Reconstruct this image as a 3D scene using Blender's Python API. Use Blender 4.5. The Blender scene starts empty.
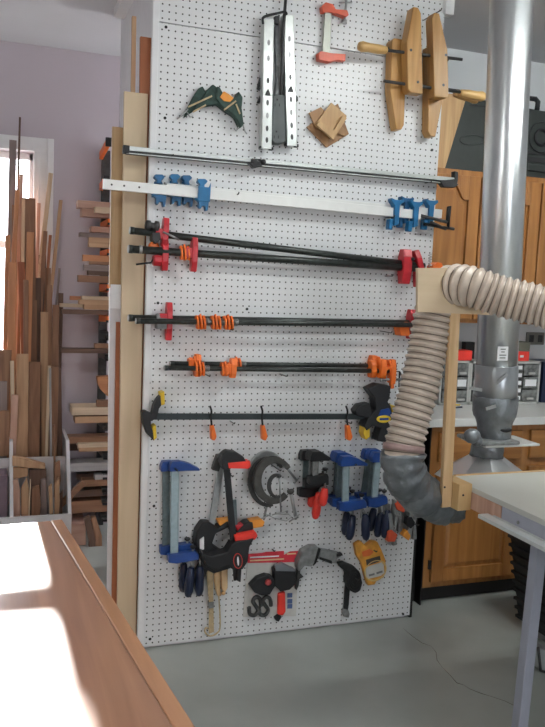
import bpy, bmesh, math, random
from mathutils import Vector as V, Matrix
random.seed(4)
SC = bpy.context.scene
COL = SC.collection
PI = math.pi

# ------------------------------------------------------------------ camera
F = 0.9716387368 * 800
POS = V((-0.5682, -2.9863, 1.5022))
YAW, PITCH, ROLL = 0.34535683, 0.10609531, -0.04214046
_f = V((math.sin(YAW), math.cos(YAW), 0)); _r = V((math.cos(YAW), -math.sin(YAW), 0)); _u = V((0, 0, 1))
_fw = _f * math.cos(PITCH) - _u * math.sin(PITCH); _up = _u * math.cos(PITCH) + _f * math.sin(PITCH)
CR = _r * math.cos(ROLL) - _up * math.sin(ROLL); CU = _up * math.cos(ROLL) + _r * math.sin(ROLL)
cam = bpy.data.cameras.new('camera'); co = bpy.data.objects.new('camera', cam); COL.objects.link(co)
cam.sensor_fit = 'VERTICAL'; cam.sensor_height = 36; cam.lens = F / 727 * 36; cam.clip_start = 0.02
co.matrix_world = Matrix(((CR.x, CU.x, -_fw.x, POS.x), (CR.y, CU.y, -_fw.y, POS.y), (CR.z, CU.z, -_fw.z, POS.z), (0, 0, 0, 1)))
SC.camera = co

def at(px, py, axis, val):
    """survey helper: the point of the plane (axis = val) seen at px, py of the photograph"""
    d = _fw + CR * ((px - 272.5) / F) - CU * ((py - 363.5) / F)
    return POS + d * ((val - POS[axis]) / d[axis])
def B(px, py, d=0.03):                     # d metres in front of the pegboard
    return at(px, py, 1, -d)

# ------------------------------------------------------------------ materials
def _nt(name):
    m = bpy.data.materials.new(name); m.use_nodes = True
    nt = m.node_tree; return m, nt, nt.nodes['Principled BSDF']
def mat(name, c, rough=.5, metal=0, var=.08, scale=25, bump=0, coat=0):
    m, nt, b = _nt(name)
    b.inputs['Roughness'].default_value = rough; b.inputs['Metallic'].default_value = metal
    b.inputs['Coat Weight'].default_value = coat
    tc = nt.nodes.new('ShaderNodeTexCoord'); n = nt.nodes.new('ShaderNodeTexNoise')
    n.inputs['Scale'].default_value = scale; n.inputs['Detail'].default_value = 4
    nt.links.new(tc.outputs['Object'], n.inputs['Vector'])
    r = nt.nodes.new('ShaderNodeValToRGB')
    lo = [max(0, x * (1 - var)) for x in c]; hi = [min(1, x * (1 + var)) for x in c]
    r.color_ramp.elements[0].color = (*lo, 1); r.color_ramp.elements[1].color = (*hi, 1)
    r.color_ramp.elements[0].position = .3; r.color_ramp.elements[1].position = .7
    nt.links.new(n.outputs['Fac'], r.inputs['Fac']); nt.links.new(r.outputs['Color'], b.inputs['Base Color'])
    if bump:
        bp = nt.nodes.new('ShaderNodeBump'); bp.inputs['Strength'].default_value = bump; bp.inputs['Distance'].default_value = .01
        nt.links.new(n.outputs['Fac'], bp.inputs['Height']); nt.links.new(bp.outputs['Normal'], b.inputs['Normal'])
    return m
def wood(name, c1, c2, axis='z', scale=9, rough=.55, coat=0):
    m, nt, b = _nt(name)
    b.inputs['Roughness'].default_value = rough; b.inputs['Coat Weight'].default_value = coat
    b.inputs['Coat Roughness'].default_value = .12
    tc = nt.nodes.new('ShaderNodeTexCoord'); mp = nt.nodes.new('ShaderNodeMapping')
    s = [scale * 5] * 3; s['xyz'.index(axis)] = scale * .35; mp.inputs['Scale'].default_value = s
    oi = nt.nodes.new('ShaderNodeObjectInfo'); ad = nt.nodes.new('ShaderNodeVectorMath'); ad.operation = 'ADD'
    mu = nt.nodes.new('ShaderNodeMath'); mu.operation = 'MULTIPLY'; mu.inputs[1].default_value = 40
    nt.links.new(oi.outputs['Random'], mu.inputs[0])
    nt.links.new(tc.outputs['Object'], ad.inputs[0]); nt.links.new(mu.outputs[0], ad.inputs[1])
    nt.links.new(ad.outputs[0], mp.inputs['Vector'])
    n = nt.nodes.new('ShaderNodeTexNoise'); n.inputs['Scale'].default_value = 1; n.inputs['Detail'].default_value = 5
    n.inputs['Distortion'].default_value = .6
    nt.links.new(mp.outputs[0], n.inputs['Vector'])
    r = nt.nodes.new('ShaderNodeValToRGB')
    r.color_ramp.elements[0].color = (*c1, 1); r.color_ramp.elements[1].color = (*c2, 1)
    r.color_ramp.elements[0].position = .32; r.color_ramp.elements[1].position = .68
    nt.links.new(n.outputs['Fac'], r.inputs['Fac']); nt.links.new(r.outputs['Color'], b.inputs['Base Color'])
    return m
def pegboard_mat():
    m, nt, b = _nt('pegboard_white'); b.inputs['Roughness'].default_value = .38
    tc = nt.nodes.new('ShaderNodeTexCoord'); sx = nt.nodes.new('ShaderNodeSeparateXYZ')
    nt.links.new(tc.outputs['Object'], sx.inputs[0])
    def cell(o):
        a = nt.nodes.new('ShaderNodeMath'); a.operation = 'MULTIPLY'; a.inputs[1].default_value = 1 / .0254
        f = nt.nodes.new('ShaderNodeMath'); f.operation = 'FRACT'; s = nt.nodes.new('ShaderNodeMath'); s.operation = 'SUBTRACT'
        s.inputs[1].default_value = .5; p = nt.nodes.new('ShaderNodeMath'); p.operation = 'POWER'; p.inputs[1].default_value = 2
        nt.links.new(o, a.inputs[0]); nt.links.new(a.outputs[0], f.inputs[0]); nt.links.new(f.outputs[0], s.inputs[0])
        nt.links.new(s.outputs[0], p.inputs[0]); return p.outputs[0]
    ad = nt.nodes.new('ShaderNodeMath'); ad.operation = 'ADD'
    nt.links.new(cell(sx.outputs['X']), ad.inputs[0]); nt.links.new(cell(sx.outputs['Z']), ad.inputs[1])
    lt = nt.nodes.new('ShaderNodeMath'); lt.operation = 'LESS_THAN'; lt.inputs[1].default_value = .128 ** 2
    nt.links.new(ad.outputs[0], lt.inputs[0])
    mx = nt.nodes.new('ShaderNodeMix'); mx.data_type = 'RGBA'
    mx.inputs['A'].default_value = (.76, .765, .775, 1); mx.inputs['B'].default_value = (.05, .045, .045, 1)
    nt.links.new(lt.outputs[0], mx.inputs['Factor']); nt.links.new(mx.outputs['Result'], b.inputs['Base Color'])
    return m
def emit(name, c, s):
    m, nt, b = _nt(name); b.inputs['Emission Color'].default_value = (*c, 1); b.inputs['Emission Strength'].default_value = s
    b.inputs['Base Color'].default_value = (*c, 1); return m
def glass_mat():
    m, nt, b = _nt('window_glass'); nt.nodes.remove(b)
    t = nt.nodes.new('ShaderNodeBsdfTransparent'); g = nt.nodes.new('ShaderNodeBsdfGlossy'); g.inputs['Roughness'].default_value = .02
    fr = nt.nodes.new('ShaderNodeFresnel'); fr.inputs['IOR'].default_value = 1.45; mx = nt.nodes.new('ShaderNodeMixShader')
    nt.links.new(fr.outputs[0], mx.inputs[0]); nt.links.new(t.outputs[0], mx.inputs[1]); nt.links.new(g.outputs[0], mx.inputs[2])
    nt.links.new(mx.outputs[0], nt.nodes['Material Output'].inputs['Surface']); return m
def clear_plastic(name, c, alpha=.35, rough=.25):
    m, nt, b = _nt(name); b.inputs['Base Color'].default_value = (*c, 1); b.inputs['Roughness'].default_value = rough
    b.inputs['Alpha'].default_value = alpha; return m

WALL = mat('painted_wall', (.74, .755, .77), .7, var=.02, scale=3)
WALLM = mat('painted_wall_mauve', (.53, .475, .52), .7, var=.02, scale=3)
CEIL = mat('ceiling_paint', (.60, .60, .625), .8, var=.02, scale=3)
WHITE = mat('white_paint', (.78, .78, .79), .45, var=.02)
WHITEM = mat('white_melamine', (.68, .66, .68), .4, var=.03)
FLOOR = mat('grey_green_floor_paint', (.40, .425, .40), .33, var=.07, scale=4)
CRACK = mat('floor_crack', (.22, .21, .18), .8)
PEG = pegboard_mat()
GLASS = glass_mat()
ALU = mat('brushed_aluminium', (.62, .64, .62), .33, .85, var=.06, scale=40)
ALUW = mat('white_aluminium', (.82, .82, .80), .42, .15, var=.03)
STEEL = mat('steel', (.42, .43, .43), .38, .8, var=.12, scale=60)
DUCTM = mat('galvanised_steel', (.74, .76, .78), .34, .97, var=.04, scale=12)
_b = DUCTM.node_tree.nodes['Principled BSDF']; _b.inputs['Anisotropic'].default_value = .85
_t = DUCTM.node_tree.nodes.new('ShaderNodeTangent'); _t.direction_type = 'RADIAL'; _t.axis = 'Z'; _b.inputs['Anisotropic Rotation'].default_value = 0.25
DUCTM.node_tree.links.new(_t.outputs[0], _b.inputs['Tangent'])
PIPE = mat('black_iron_pipe', (.035, .04, .037), .38, .35, var=.35, scale=60)
BLACK = mat('black_plastic', (.010, .010, .012), .5)
RUBBER = mat('black_rubber', (.011, .011, .012), .6)
DGREY = mat('dark_grey_metal', (.055, .055, .055), .45, .4, var=.25, scale=50)
MGREY = mat('mid_grey_cast_metal', (.24, .245, .245), .5, .3, var=.25, scale=50)
RED = mat('red_enamel', (.50, .02, .03), .36, var=.12)
REDC = mat('orange_red_paint', (.62, .085, .035), .4, var=.12)
REDP = mat('bright_red_plastic', (.80, .045, .03), .4)
ORANGE = mat('orange_plastic', (.85, .17, .02), .42)
ORANGEY = mat('amber_plastic', (.78, .30, .04), .45)
BLUE2 = mat('deep_cyan_enamel', (.008, .095, .23), .4, var=.15)
BLUE = mat('bright_blue_enamel', (.009, .14, .32), .38, var=.15)
BLUED = mat('dark_blue_enamel', (.010, .05, .23), .38, var=.15)
NAVY = mat('navy_plastic', (.010, .018, .05), .4)
YELLOW = mat('yellow_rubber', (.75, .50, .03), .5)
GREEN = mat('dark_green_canvas', (.030, .060, .050), .75, var=.35, scale=50)
GREENC = mat('olive_black_case', (.028, .034, .031), .5, var=.12)
TAPE = mat('silver_duct_tape', (.20, .215, .23), .33, .5, var=.3, scale=18, bump=.9)
HOSE = mat('beige_hose', (.58, .48, .395), .32, var=.12, scale=30, coat=.4)
HOSEW = mat('hose_wire', (.20, .15, .115), .35, var=.1, coat=.3)
PLY = wood('birch_plywood', (.54, .415, .27), (.63, .49, .335), 'z', 4)
PLYB = wood('plain_plywood_panel', (.60, .46, .30), (.66, .52, .36), 'x', 4)
PINE = wood('pine', (.60, .38, .19), (.74, .52, .30), 'z', 8)
PINEX = wood('pine_crosscut', (.58, .36, .16), (.70, .47, .24), 'y', 8)
MAPLE = wood('handscrew_maple', (.38, .185, .048), (.52, .285, .085), 'z', 9, .4)
MAPLEX = wood('handscrew_handle', (.50, .29, .10), (.62, .40, .16), 'x', 9, .4)
SQW = wood('brown_block_wood', (.24, .12, .05), (.38, .21, .09), 'z', 9)
SQL = wood('light_block_wood', (.42, .25, .11), (.56, .36, .17), 'z', 9)
CAB = wood('honey_pine_cabinet', (.29, .115, .028), (.44, .195, .055), 'z', 6, .38, .25)
CABX = wood('honey_pine_rail', (.29, .115, .028), (.42, .185, .05), 'x', 6, .38, .25)
BENCH = wood('varnished_bench_top', (.25, .11, .060), (.37, .18, .105), 'y', 5, .30, .5)
BENCHE = wood('bench_edge', (.34, .15, .07), (.46, .22, .11), 'y', 5, .33, .4)
LW = {k: (wood('lumber_' + k, a, b, 'z', 7), wood('lumber_long_' + k, a, b, 'x', 7)) for k, a, b in [
    ('tan', (.42, .24, .13), (.58, .37, .22)), ('brown', (.21, .10, .055), (.34, .18, .10)), ('dark', (.085, .045, .032), (.16, .09, .06)),
    ('orange', (.44, .17, .07), (.60, .28, .13)), ('pale', (.56, .42, .28), (.72, .57, .41)), ('grey', (.22, .165, .155), (.33, .26, .24)),
    ('red', (.32, .10, .04), (.46, .17, .075)), ('pink', (.46, .26, .19), (.60, .38, .29)), ('white', (.36, .345, .34), (.44, .42, .41))]}
BLACKK = mat('black_kick', (.012, .010, .009), .6)
LAM = mat('white_laminate', (.74, .74, .72), .35, var=.02)
TABLE = mat('grey_white_table_top', (.56, .56, .52), .4, var=.03, scale=6)
GREYM = mat('grey_machine_paint', (.36, .37, .44), .4, var=.04)
PALEM = mat('pale_metal_flange', (.62, .64, .63), .35, .2, var=.05)
CARD = mat('card_white', (.62, .61, .58), .6)
CARDR = mat('card_red', (.62, .03, .05), .5)
PAPER = mat('white_paper', (.85, .85, .87), .8, var=.02)
TANROPE = mat('tan_webbing', (.48, .37, .22), .8, var=.2, scale=60)
BINF = mat('bin_frame_grey', (.48, .48, .46), .5)
BLIST = clear_plastic('clear_drawer', (.35, .36, .36), .6, .2)
SMOKE = mat('smoky_drawer_front', (.16, .165, .16), .25, var=.5, scale=40)
AMBERB = mat('amber_card', (.72, .33, .05), .4, var=.25, scale=30)
LIGHTM = emit('added_tube_glow', (.95, 1, .975), 66)  # glow of the added ceiling fixtures, out of view

# ------------------------------------------------------------------ mesh builder
class M:
    def __init__(s): s.b = bmesh.new()
    def quadstrip(s, rings, closed=False, cap=True, smooth=True):
        b = s.b; R = [[b.verts.new(p) for p in r] for r in rings]; n = len(R[0]); k = len(R)
        for i in range(k if closed else k - 1):
            a, c = R[i], R[(i + 1) % k]
            for j in range(n):
                f = b.faces.new((a[j], a[(j + 1) % n], c[(j + 1) % n], c[j])); f.smooth = smooth
        if cap and not closed:
            b.faces.new(R[0][::-1]); b.faces.new(R[-1])
        return s
    def box(s, c, d, rz=0):
        c = V(c); q = Matrix.Rotation(rz, 3, 'Z'); x, y, z = [t / 2 for t in d]
        P = [[q @ V((sx * x, sy * y, sz * z)) + c for sx, sy in ((-1, -1), (1, -1), (1, 1), (-1, 1))] for sz in (-1, 1)]
        return s.quadstrip(P, smooth=False)
    def span(s, lo, hi):
        lo, hi = V(lo), V(hi); return s.box((lo + hi) / 2, hi - lo)
    def bar(s, p0, p1, w, h, side=(0, 1, 0)):
        """bar from p0 to p1: w across (towards side), h along the third axis"""
        p0, p1 = V(p0), V(p1); d = (p1 - p0).normalized(); a = V(side); a = (a - d * a.dot(d)).normalized(); c = d.cross(a)
        o = [a * (i * w / 2) + c * (j * h / 2) for i, j in ((-1, -1), (1, -1), (1, 1), (-1, 1))]
        return s.quadstrip([[p + q for q in o] for p in (p0, p1)], smooth=False)
    def cyl(s, p0, p1, r0, r1=None, n=14):
        p0, p1 = V(p0), V(p1); r1 = r0 if r1 is None else r1
        return s.tube([p0, p1], [r0, r1], n)
    def tube(s, pts, r, n=10, closed=False):
        pts = [V(p) for p in pts]; k = len(pts); rr = r if isinstance(r, (list, tuple)) else [r] * k
        rings = []; prev = None
        for i, p in enumerate(pts):
            if closed: t = pts[(i + 1) % k] - pts[i - 1]
            else: t = pts[min(i + 1, k - 1)] - pts[max(i - 1, 0)]
            t.normalize()
            if prev is None:
                a = t.orthogonal().normalized()
            else:
                a = prev - t * prev.dot(t)
                a = a.normalized() if a.length > 1e-6 else t.orthogonal().normalized()
            prev = a; c = t.cross(a)
            rings.append([p + (a * math.cos(2 * PI * j / n) + c * math.sin(2 * PI * j / n)) * rr[i] for j in range(n)])
        return s.quadstrip(rings, closed)
    def prism(s, poly, ext):
        e = V(ext); return s.quadstrip([[V(p) for p in poly], [V(p) + e for p in poly]], smooth=False)
    def sil(s, pts, d0, d1):
        """flat-sided body whose outline is given on the plane d1 in front of the pegboard, back face at d0"""
        return s.prism([B(x, y, d1) for x, y in pts], (0, d1 - d0, 0))
    def ball(s, c, r, n=12, sc=(1, 1, 1)):
        c = V(c); rings = []
        for i in range(1, n // 2 + 1):
            t = PI * i / (n // 2 + 1)
            rings.append([c + V((r * sc[0] * math.sin(t) * math.cos(2 * PI * j / n), r * sc[1] * math.sin(t) * math.sin(2 * PI * j / n), r * sc[2] * math.cos(t))) for j in range(n)])
        return s.quadstrip(rings)
    def lathe(s, p0, axis, prof, n=20):
        """prof: (distance along axis, radius)"""
        p0 = V(p0); d = V(axis).normalized(); a = d.orthogonal().normalized(); c = d.cross(a)
        return s.quadstrip([[p0 + d * t + (a * math.cos(2 * PI * j / n) + c * math.sin(2 * PI * j / n)) * r for j in range(n)] for t, r in prof])

def crumple(m, amt, seed=1):
    rnd = random.Random(seed)
    for v in m.b.verts:
        v.co += V((rnd.uniform(-1, 1), rnd.uniform(-1, 1), rnd.uniform(-1, 1))) * amt
    return m
def root(o):
    while o.parent: o = o.parent
    return o
def obj(name, m, material, parent=None, bevel=0, kind=None, label=None):
    b = m.b; bmesh.ops.recalc_face_normals(b, faces=b.faces)
    me = bpy.data.meshes.new(name)
    xs = [v.co for v in b.verts]
    if parent is None:
        lo = V((min(p.x for p in xs), min(p.y for p in xs), min(p.z for p in xs))); hi = V((max(p.x for p in xs), max(p.y for p in xs), max(p.z for p in xs)))
        org = V(((lo.x + hi.x) / 2, (lo.y + hi.y) / 2, lo.z))
    else: org = root(parent).location.copy()
    bmesh.ops.translate(b, verts=b.verts, vec=-org); b.to_mesh(me); b.free()
    me.materials.append(material)
    o = bpy.data.objects.new(name, me); COL.objects.link(o)
    if parent is None: o.location = org
    else: o.parent = parent
    if bevel:
        w = o.modifiers.new('bevel', 'BEVEL'); w.width = bevel; w.segments = 2; w.limit_method = 'ANGLE'
    if kind: o['kind'] = kind
    if label: o['label'] = label
    return o
def tag(o, label, cat, group=None):
    o['label'] = label; o['category'] = cat
    if group: o['group'] = group
    return o
def thing(name, label, cat, loc, group=None):
    o = bpy.data.objects.new(name, None); COL.objects.link(o); o.location = V(loc); o.empty_display_size = .05
    return tag(o, label, cat, group)
def struct(name, m, material, bevel=0):
    o = obj(name, m, material, None, bevel); o['kind'] = 'structure'; return o
def spline(P, n=12):
    P = [V(p) for p in P]; Q = [P[0] * 2 - P[1]] + P + [P[-1] * 2 - P[-2]]; out = []
    for i in range(1, len(Q) - 2):
        a, b, c, d = Q[i - 1], Q[i], Q[i + 1], Q[i + 2]
        for k in range(n):
            t = k / n
            out.append(.5 * ((2 * b) + (c - a) * t + (2 * a - 5 * b + 4 * c - d) * t * t + (3 * b - a - 3 * c + d) * t ** 3))
    return out + [P[-1]]
def resample(P, step):
    out = [P[0]]; acc = 0
    for a, b in zip(P, P[1:]):
        L = (b - a).length
        while acc + L >= step:
            t = (step - acc) / L; a = a + (b - a) * t; out.append(a.copy()); L = (b - a).length; acc = 0
        acc += L
    return out

# ------------------------------------------------------------------ the room
ZC = 2.735
XL, XR, YF, YB, YC = -3.2, 3.6, -5.2, 1.65, .655
m = M().span((XL - .1, YF - .1, -.12), (XR + .1, YB + .1, 0))
fl = obj('floor', m, FLOOR); fl['kind'] = 'structure'
cr = [at(x, y, 2, .0006) for x, y in [(403, 628), (412, 636), (422, 643), (431, 646), (436, 652), (437, 660), (442, 667), (450, 675), (457, 683), (464, 685), (470, 689), (480, 693), (490, 696), (505, 701), (517, 707)]]
m = M(); m.tube(cr, [.0006 + .0006 * ((i * 7) % 3) for i in range(len(cr))], 5)
obj('crack', m, CRACK, fl)
struct('ceiling', M().span((XL - .1, YF - .1, ZC), (XR + .1, YB + .1, ZC + .1)), CEIL)
# far wall with the window opening
WX0, WX1, WZ0, WZ1 = -1.25, -.366, .92, 2.16
m = M()
m.span((XL, YB, 0), (WX0, YB + .12, ZC)); m.span((WX1, YB, 0), (2.2, YB + .12, ZC))
m.span((WX0, YB, 0), (WX1, YB + .12, WZ0)); m.span((WX0, YB, WZ1), (WX1, YB + .12, ZC))
struct('wall_far', m, WALLM)
LY0, LY1, LZ0, LZ1 = -3.0, -2.5, 1.0, 2.15
m = M(); m.span((XL - .1, YF, 0), (XL, LY0, ZC)); m.span((XL - .1, LY1, 0), (XL, YB, ZC)); m.span((XL - .1, LY0, 0), (XL, LY1, LZ0)); m.span((XL - .1, LY0, LZ1), (XL, LY1, ZC))
struct('wall_left', m, WALL)
struct('wall_right', M().span((XR, YF, 0), (XR + .1, YB, ZC)), WALL)
RX0, RX1, RZ0, RZ1 = .5, 1.9, .95, 2.25
m = M(); m.span((XL, YF - .1, 0), (RX0, YF, ZC)); m.span((RX1, YF - .1, 0), (XR, YF, ZC)); m.span((RX0, YF - .1, 0), (RX1, YF, RZ0)); m.span((RX0, YF - .1, RZ1), (RX1, YF, ZC))
struct('wall_rear', m, WALL)
struct('wall_cabinets', M().span((1.221, YC, 0), (XR, YC + .1, ZC)), WALL)
struct('wall_partition', M().span((0, .008, 0), (1.20, .95, ZC)), WHITEM)
# window
w = bpy.data.objects.new('window_1', None); COL.objects.link(w); w.location = ((WX0 + WX1) / 2, YB, WZ0); w['kind'] = 'structure'
m = M(); c = .105
m.span((WX0 - c, YB - .022, WZ0 - .05), (WX0, YB - .001, WZ1 + .075)); m.span((WX1, YB - .022, WZ0 - .05), (WX1 + c, YB - .001, WZ1 + .075))
m.span((WX0 - c, YB - .024, WZ1), (WX1 + c, YB - .001, WZ1 + .076)); m.span((WX1 + .07, YB - .03, WZ0 - .05), (WX1 + c, YB - .001, WZ1 + .076))
m.span((WX1 + .02, YB - .026, WZ0), (WX1 + .03, YB - .001, WZ1))
obj('casing', m, WHITE, w, .003)
obj('sill', M().span((WX0 - c - .02, YB - .06, WZ0 - .08), (WX1 + c + .02, YB - .001, WZ0 - .05)), WHITE, w, .003)
for nm, za, zb, yo in (('upper_sash', 1.622, WZ1, .07), ('lower_sash', WZ0 - .05, 1.66, .035)):
    m = M(); t = .042
    m.span((WX0, YB + yo, za), (WX0 + t, YB + yo + .03, zb)); m.span((WX1 - t * .5, YB + yo, za), (WX1, YB + yo + .03, zb))
    m.span((WX0, YB + yo, za), (WX1, YB + yo + .03, za + t)); m.span((WX0, YB + yo, zb - t * .9), (WX1, YB + yo + .03, zb))
    sash = obj(nm, m, WHITE, w, .002)
    obj('pane', M().span((WX0 + t, YB + yo + .012, za + t), (WX1 - t * .5, YB + yo + .016, zb - t * .9)), GLASS, sash)
for nm, org, lo, hi, axis in (('window_2', (XL - .05, (LY0 + LY1) / 2, LZ0), (LY0, LZ0), (LY1, LZ1), 0), ('window_3', ((RX0 + RX1) / 2, YF - .05, RZ0), (RX0, RZ0), (RX1, RZ1), 1)):
    w = bpy.data.objects.new(nm, None); COL.objects.link(w); w.location = org; w['kind'] = 'structure'
    def q(a, b, t0, t1):
        return ((org[0] + t0, a[0], a[1]), (org[0] + t1, b[0], b[1])) if axis == 0 else ((a[0], org[1] + t0, a[1]), (b[0], org[1] + t1, b[1]))
    m = M(); t = .05; mid = (lo[0] + hi[0]) / 2
    for a, b in ((lo, (lo[0] + t, hi[1])), ((hi[0] - t, lo[1]), hi), (lo, (hi[0], lo[1] + t)), ((lo[0], hi[1] - t), hi), ((mid - .03, lo[1]), (mid + .03, hi[1]))): m.span(*q(a, b, -.03, .03))
    obj('frame', m, WHITE, w)
    obj('pane', M().span(*q((lo[0] + t, lo[1] + t), (hi[0] - t, hi[1] - t), -.003, .003)), GLASS, w)
# trims of the partition, and the black gap filler
struct('trim_1', M().span((-.024, -.014, 0), (.0, .012, ZC)), WHITE, .002)
struct('trim_2', M().span((1.2, -.02, 2.642), (1.243, .02, ZC)), WHITE, .002)
struct('dark_gap_filler', M().span((1.222, .22, 0), (1.335, .25, 1.28)), BLACKK)  # black sheet added to fill the dark gap beside the cabinet
struct('trim_4', M().span((-.05, .25, 2.695), (-.0, .85, ZC)), WHITE)
struct('trim_5', M().span((1.2195, -.004, 0), (1.232, .2, 1.3)), BLACKK)

# pegboard sheets
tag(obj('pegboard', M().span((0, -.006, .012), (1.219, .007, 2.436)), PEG, None), 'large white perforated pegboard sheet standing on the floor, covered in clamps', 'pegboard')
tag(obj('pegboard', M().span((0, -.006, 2.44), (1.205, .007, ZC - .003)), PEG, None), 'narrow upper strip of white pegboard above the horizontal seam', 'pegboard')
for o in [o for o in COL.objects if o.name.startswith('pegboard')]:      # hole grid starts at the sheet's left edge
    dx = .6095 if o.location.x > .603 else .6025
    for v in o.data.vertices: v.co.x += dx
    o.location.x -= dx
NSC = 0
def screw(px, py):
    p = B(px, py, .006)
    return M().lathe(p, (0, -1, 0), [(0, .006), (.003, .005)], 10)
peg = COL.objects['pegboard']
for px, py in [(150, 639), (166, 27), (158, 303), (149, 383), (403, 614), (432, 150), (165, 118), (154, 506), (247, 309)]:
    obj('screw', screw(px, py), BLACK, peg)

# ------------------------------------------------------------------ helpers for clamps
def hook(px, py, reach, label):
    p = B(px, py, .007); m = M()
    m.tube([p, p + V((0, -reach, 0)), p + V((0, -reach - .006, .004)), p + V((0, -reach - .007, .007))], .0024, 6)
    tag(obj('peg_hook', m, DGREY), label, 'hook', 'wire pegboard hooks')
def polyx(m, c, d, half, prof, t):
    """plate of thickness t across direction d, outline prof = (out of board, up)"""
    d = d.normalized(); o = V((0, -1, 0)); u = d.cross(o).normalized()
    if u.z < 0: u = -u
    return m.prism([c - d * t / 2 + o * a + u * b for a, b in prof], d * t)
JAW = lambda up, dn, w=.024: [(-w, -dn * .45), (-w * .6, -dn), (w * .6, -dn), (w, -dn * .45), (w, up * .45), (w * .6, up), (-w * .6, up), (-w, up * .45)]
def lerp(a, b, t): return a + (b - a) * t

def pipe_clamp(p0, p1, label, r=.0133, tail=.1, tail_up=.055, tail_dn=.045, head=.93, head_up=.06, head_dn=.055, jm=RED, clutch=(), cm=ORANGE, crank=None, group='pipe clamps on the pegboard', coupling=None, h2=True):
    d = (p1 - p0); L = d.length; d.normalize(); u = V((0, 0, 1))
    t = thing('pipe_clamp', label, 'clamp', (p0 + p1) / 2, group)
    m = M().cyl(p0, p1, r, n=16); m.cyl(p0 - d * .003, p0 + d * .012, r * 1.08, n=16)
    obj('pipe', m, PIPE, t)
    obj('end_ring', M().lathe(p0 - d * .006, d, [(0, r * .7), (0, r * 1.0), (.005, r * 1.05), (.005, r * .7)], 16), STEEL, t)
    if tail is not None:
        c = p0 + d * tail
        m = M(); polyx(m, c, d, 0, JAW(tail_up, tail_dn), .022)
        polyx(m, c - d * .022, d, 0, [(-.018, -.02), (.018, -.02), (.02, .02), (-.02, .02)], .03)
        obj('tail_jaw', m, jm, t, .003)
    for cx in clutch:
        for k in range(3):
            c = p0 + d * (cx + k * .0135)
            m = M(); polyx(m, c, (d + u * .12), 0, [(-.016, -.026 - .004 * (k % 2)), (.014, -.028), (.022, -.01), (.022, .012), (.010, .026 + .006 * (k == 1)), (-.012, .024), (-.022, .012), (-.022, -.01)], .007)
            obj('clutch_plate', m, cm, t, .001)
        obj('spring', M().tube([p0 + d * (cx + .03 + .0006 * i) + (V((0, -1, 0)) * math.cos(i * .9) + u * math.sin(i * .9)) * (r + .003) for i in range(40)], .0013, 5), STEEL, t)
    if head is not None:
        c = p0 + d * head
        m = M(); polyx(m, c, d, 0, JAW(head_up, head_dn, .026), .026)
        obj('sliding_jaw', m, jm, t, .003)
        if h2:
            c2 = c + d * .05
            m = M(); polyx(m, c2, d, 0, [(-.02, -.05), (.02, -.055), (.024, .0), (.012, .05), (-.012, .05), (-.024, 0)], .022)
            m.bar(c + u * .0, c2 + u * .025, .03, .012); m.bar(c2 - d * .0 - u * .045, c2 + d * .005 - u * .075, .02, .016)
            obj('head_jaw', m, jm, t, .003)
        obj('screw', M().cyl(c - u * .036, c + d * .1 - u * .036, .006), STEEL, t)
        e = c + d * .1 - u * .036
        obj('crank_handle', M().cyl(e + V((0, -.035, -.02)), e + V((0, .02, .03)), .0035), DGREY, t)
    if crank is not None:
        q = [B(x, y, .05) for x, y in crank]; obj('crank_handle', M().tube(q, .0036, 8), BLACK, t)
    if coupling is not None:
        a, b, dz = coupling
        m = M(); m.bar(p0 + d * a - u * dz, p0 + d * b - u * dz, .04, .034); m.cyl(p0 + d * a, p0 + d * b, r + .007)
        obj('pipe_collar', m, MGREY, t, .003)
    return t

# ------------------------------------------------------------------ top of the board
# green canvas strap clamp
g = thing('strap_clamp', 'crumpled dark green canvas strap clamp with wire hooks, high left on the pegboard', 'clamp', B(214, 108, .02))
m = M()
m.sil([(184, 118), (188, 107), (193, 97), (199, 88), (203, 86), (206, 92), (203, 100), (196, 110), (189, 114)], .008, .030)
m.sil([(193, 110), (201, 100), (207, 90), (213, 84), (216, 86), (222, 97), (230, 100), (236, 108), (234, 116), (226, 111), (217, 104), (206, 106)], .010, .042)
m.sil([(217, 86), (220, 87), (226, 98), (236, 97), (239, 91), (243, 97), (242, 108), (244, 124), (241, 128), (236, 117), (229, 111), (222, 106), (216, 98)], .010, .052)
obj('canvas_strap', m, GREEN, g, .004)
obj('maker_tag', M().sil([(220, 97), (224, 91), (229, 94), (234, 98), (230, 102), (224, 101)], .02, .0545), ORANGEY, g, .002)
for P in ([(188, 107), (212, 96)], [(224, 110), (236, 101)], [(236, 104), (240, 114)], [(193, 112), (206, 105)]):
    obj('seam_strip', M().bar(B(*P[0], .054), B(*P[1], .056), .003, .006), TANROPE, g)
for P in ([(188, 109), (183, 115), (177, 119)], [(187, 112), (190, 117), (193, 116)], [(235, 117), (239, 127), (236, 131), (234, 128)], [(241, 120), (245, 131), (247, 134)]):
    obj('wire_hook', M().tube([B(x, y, .03) for x, y in P], .0028, 6), STEEL, g)

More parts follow.
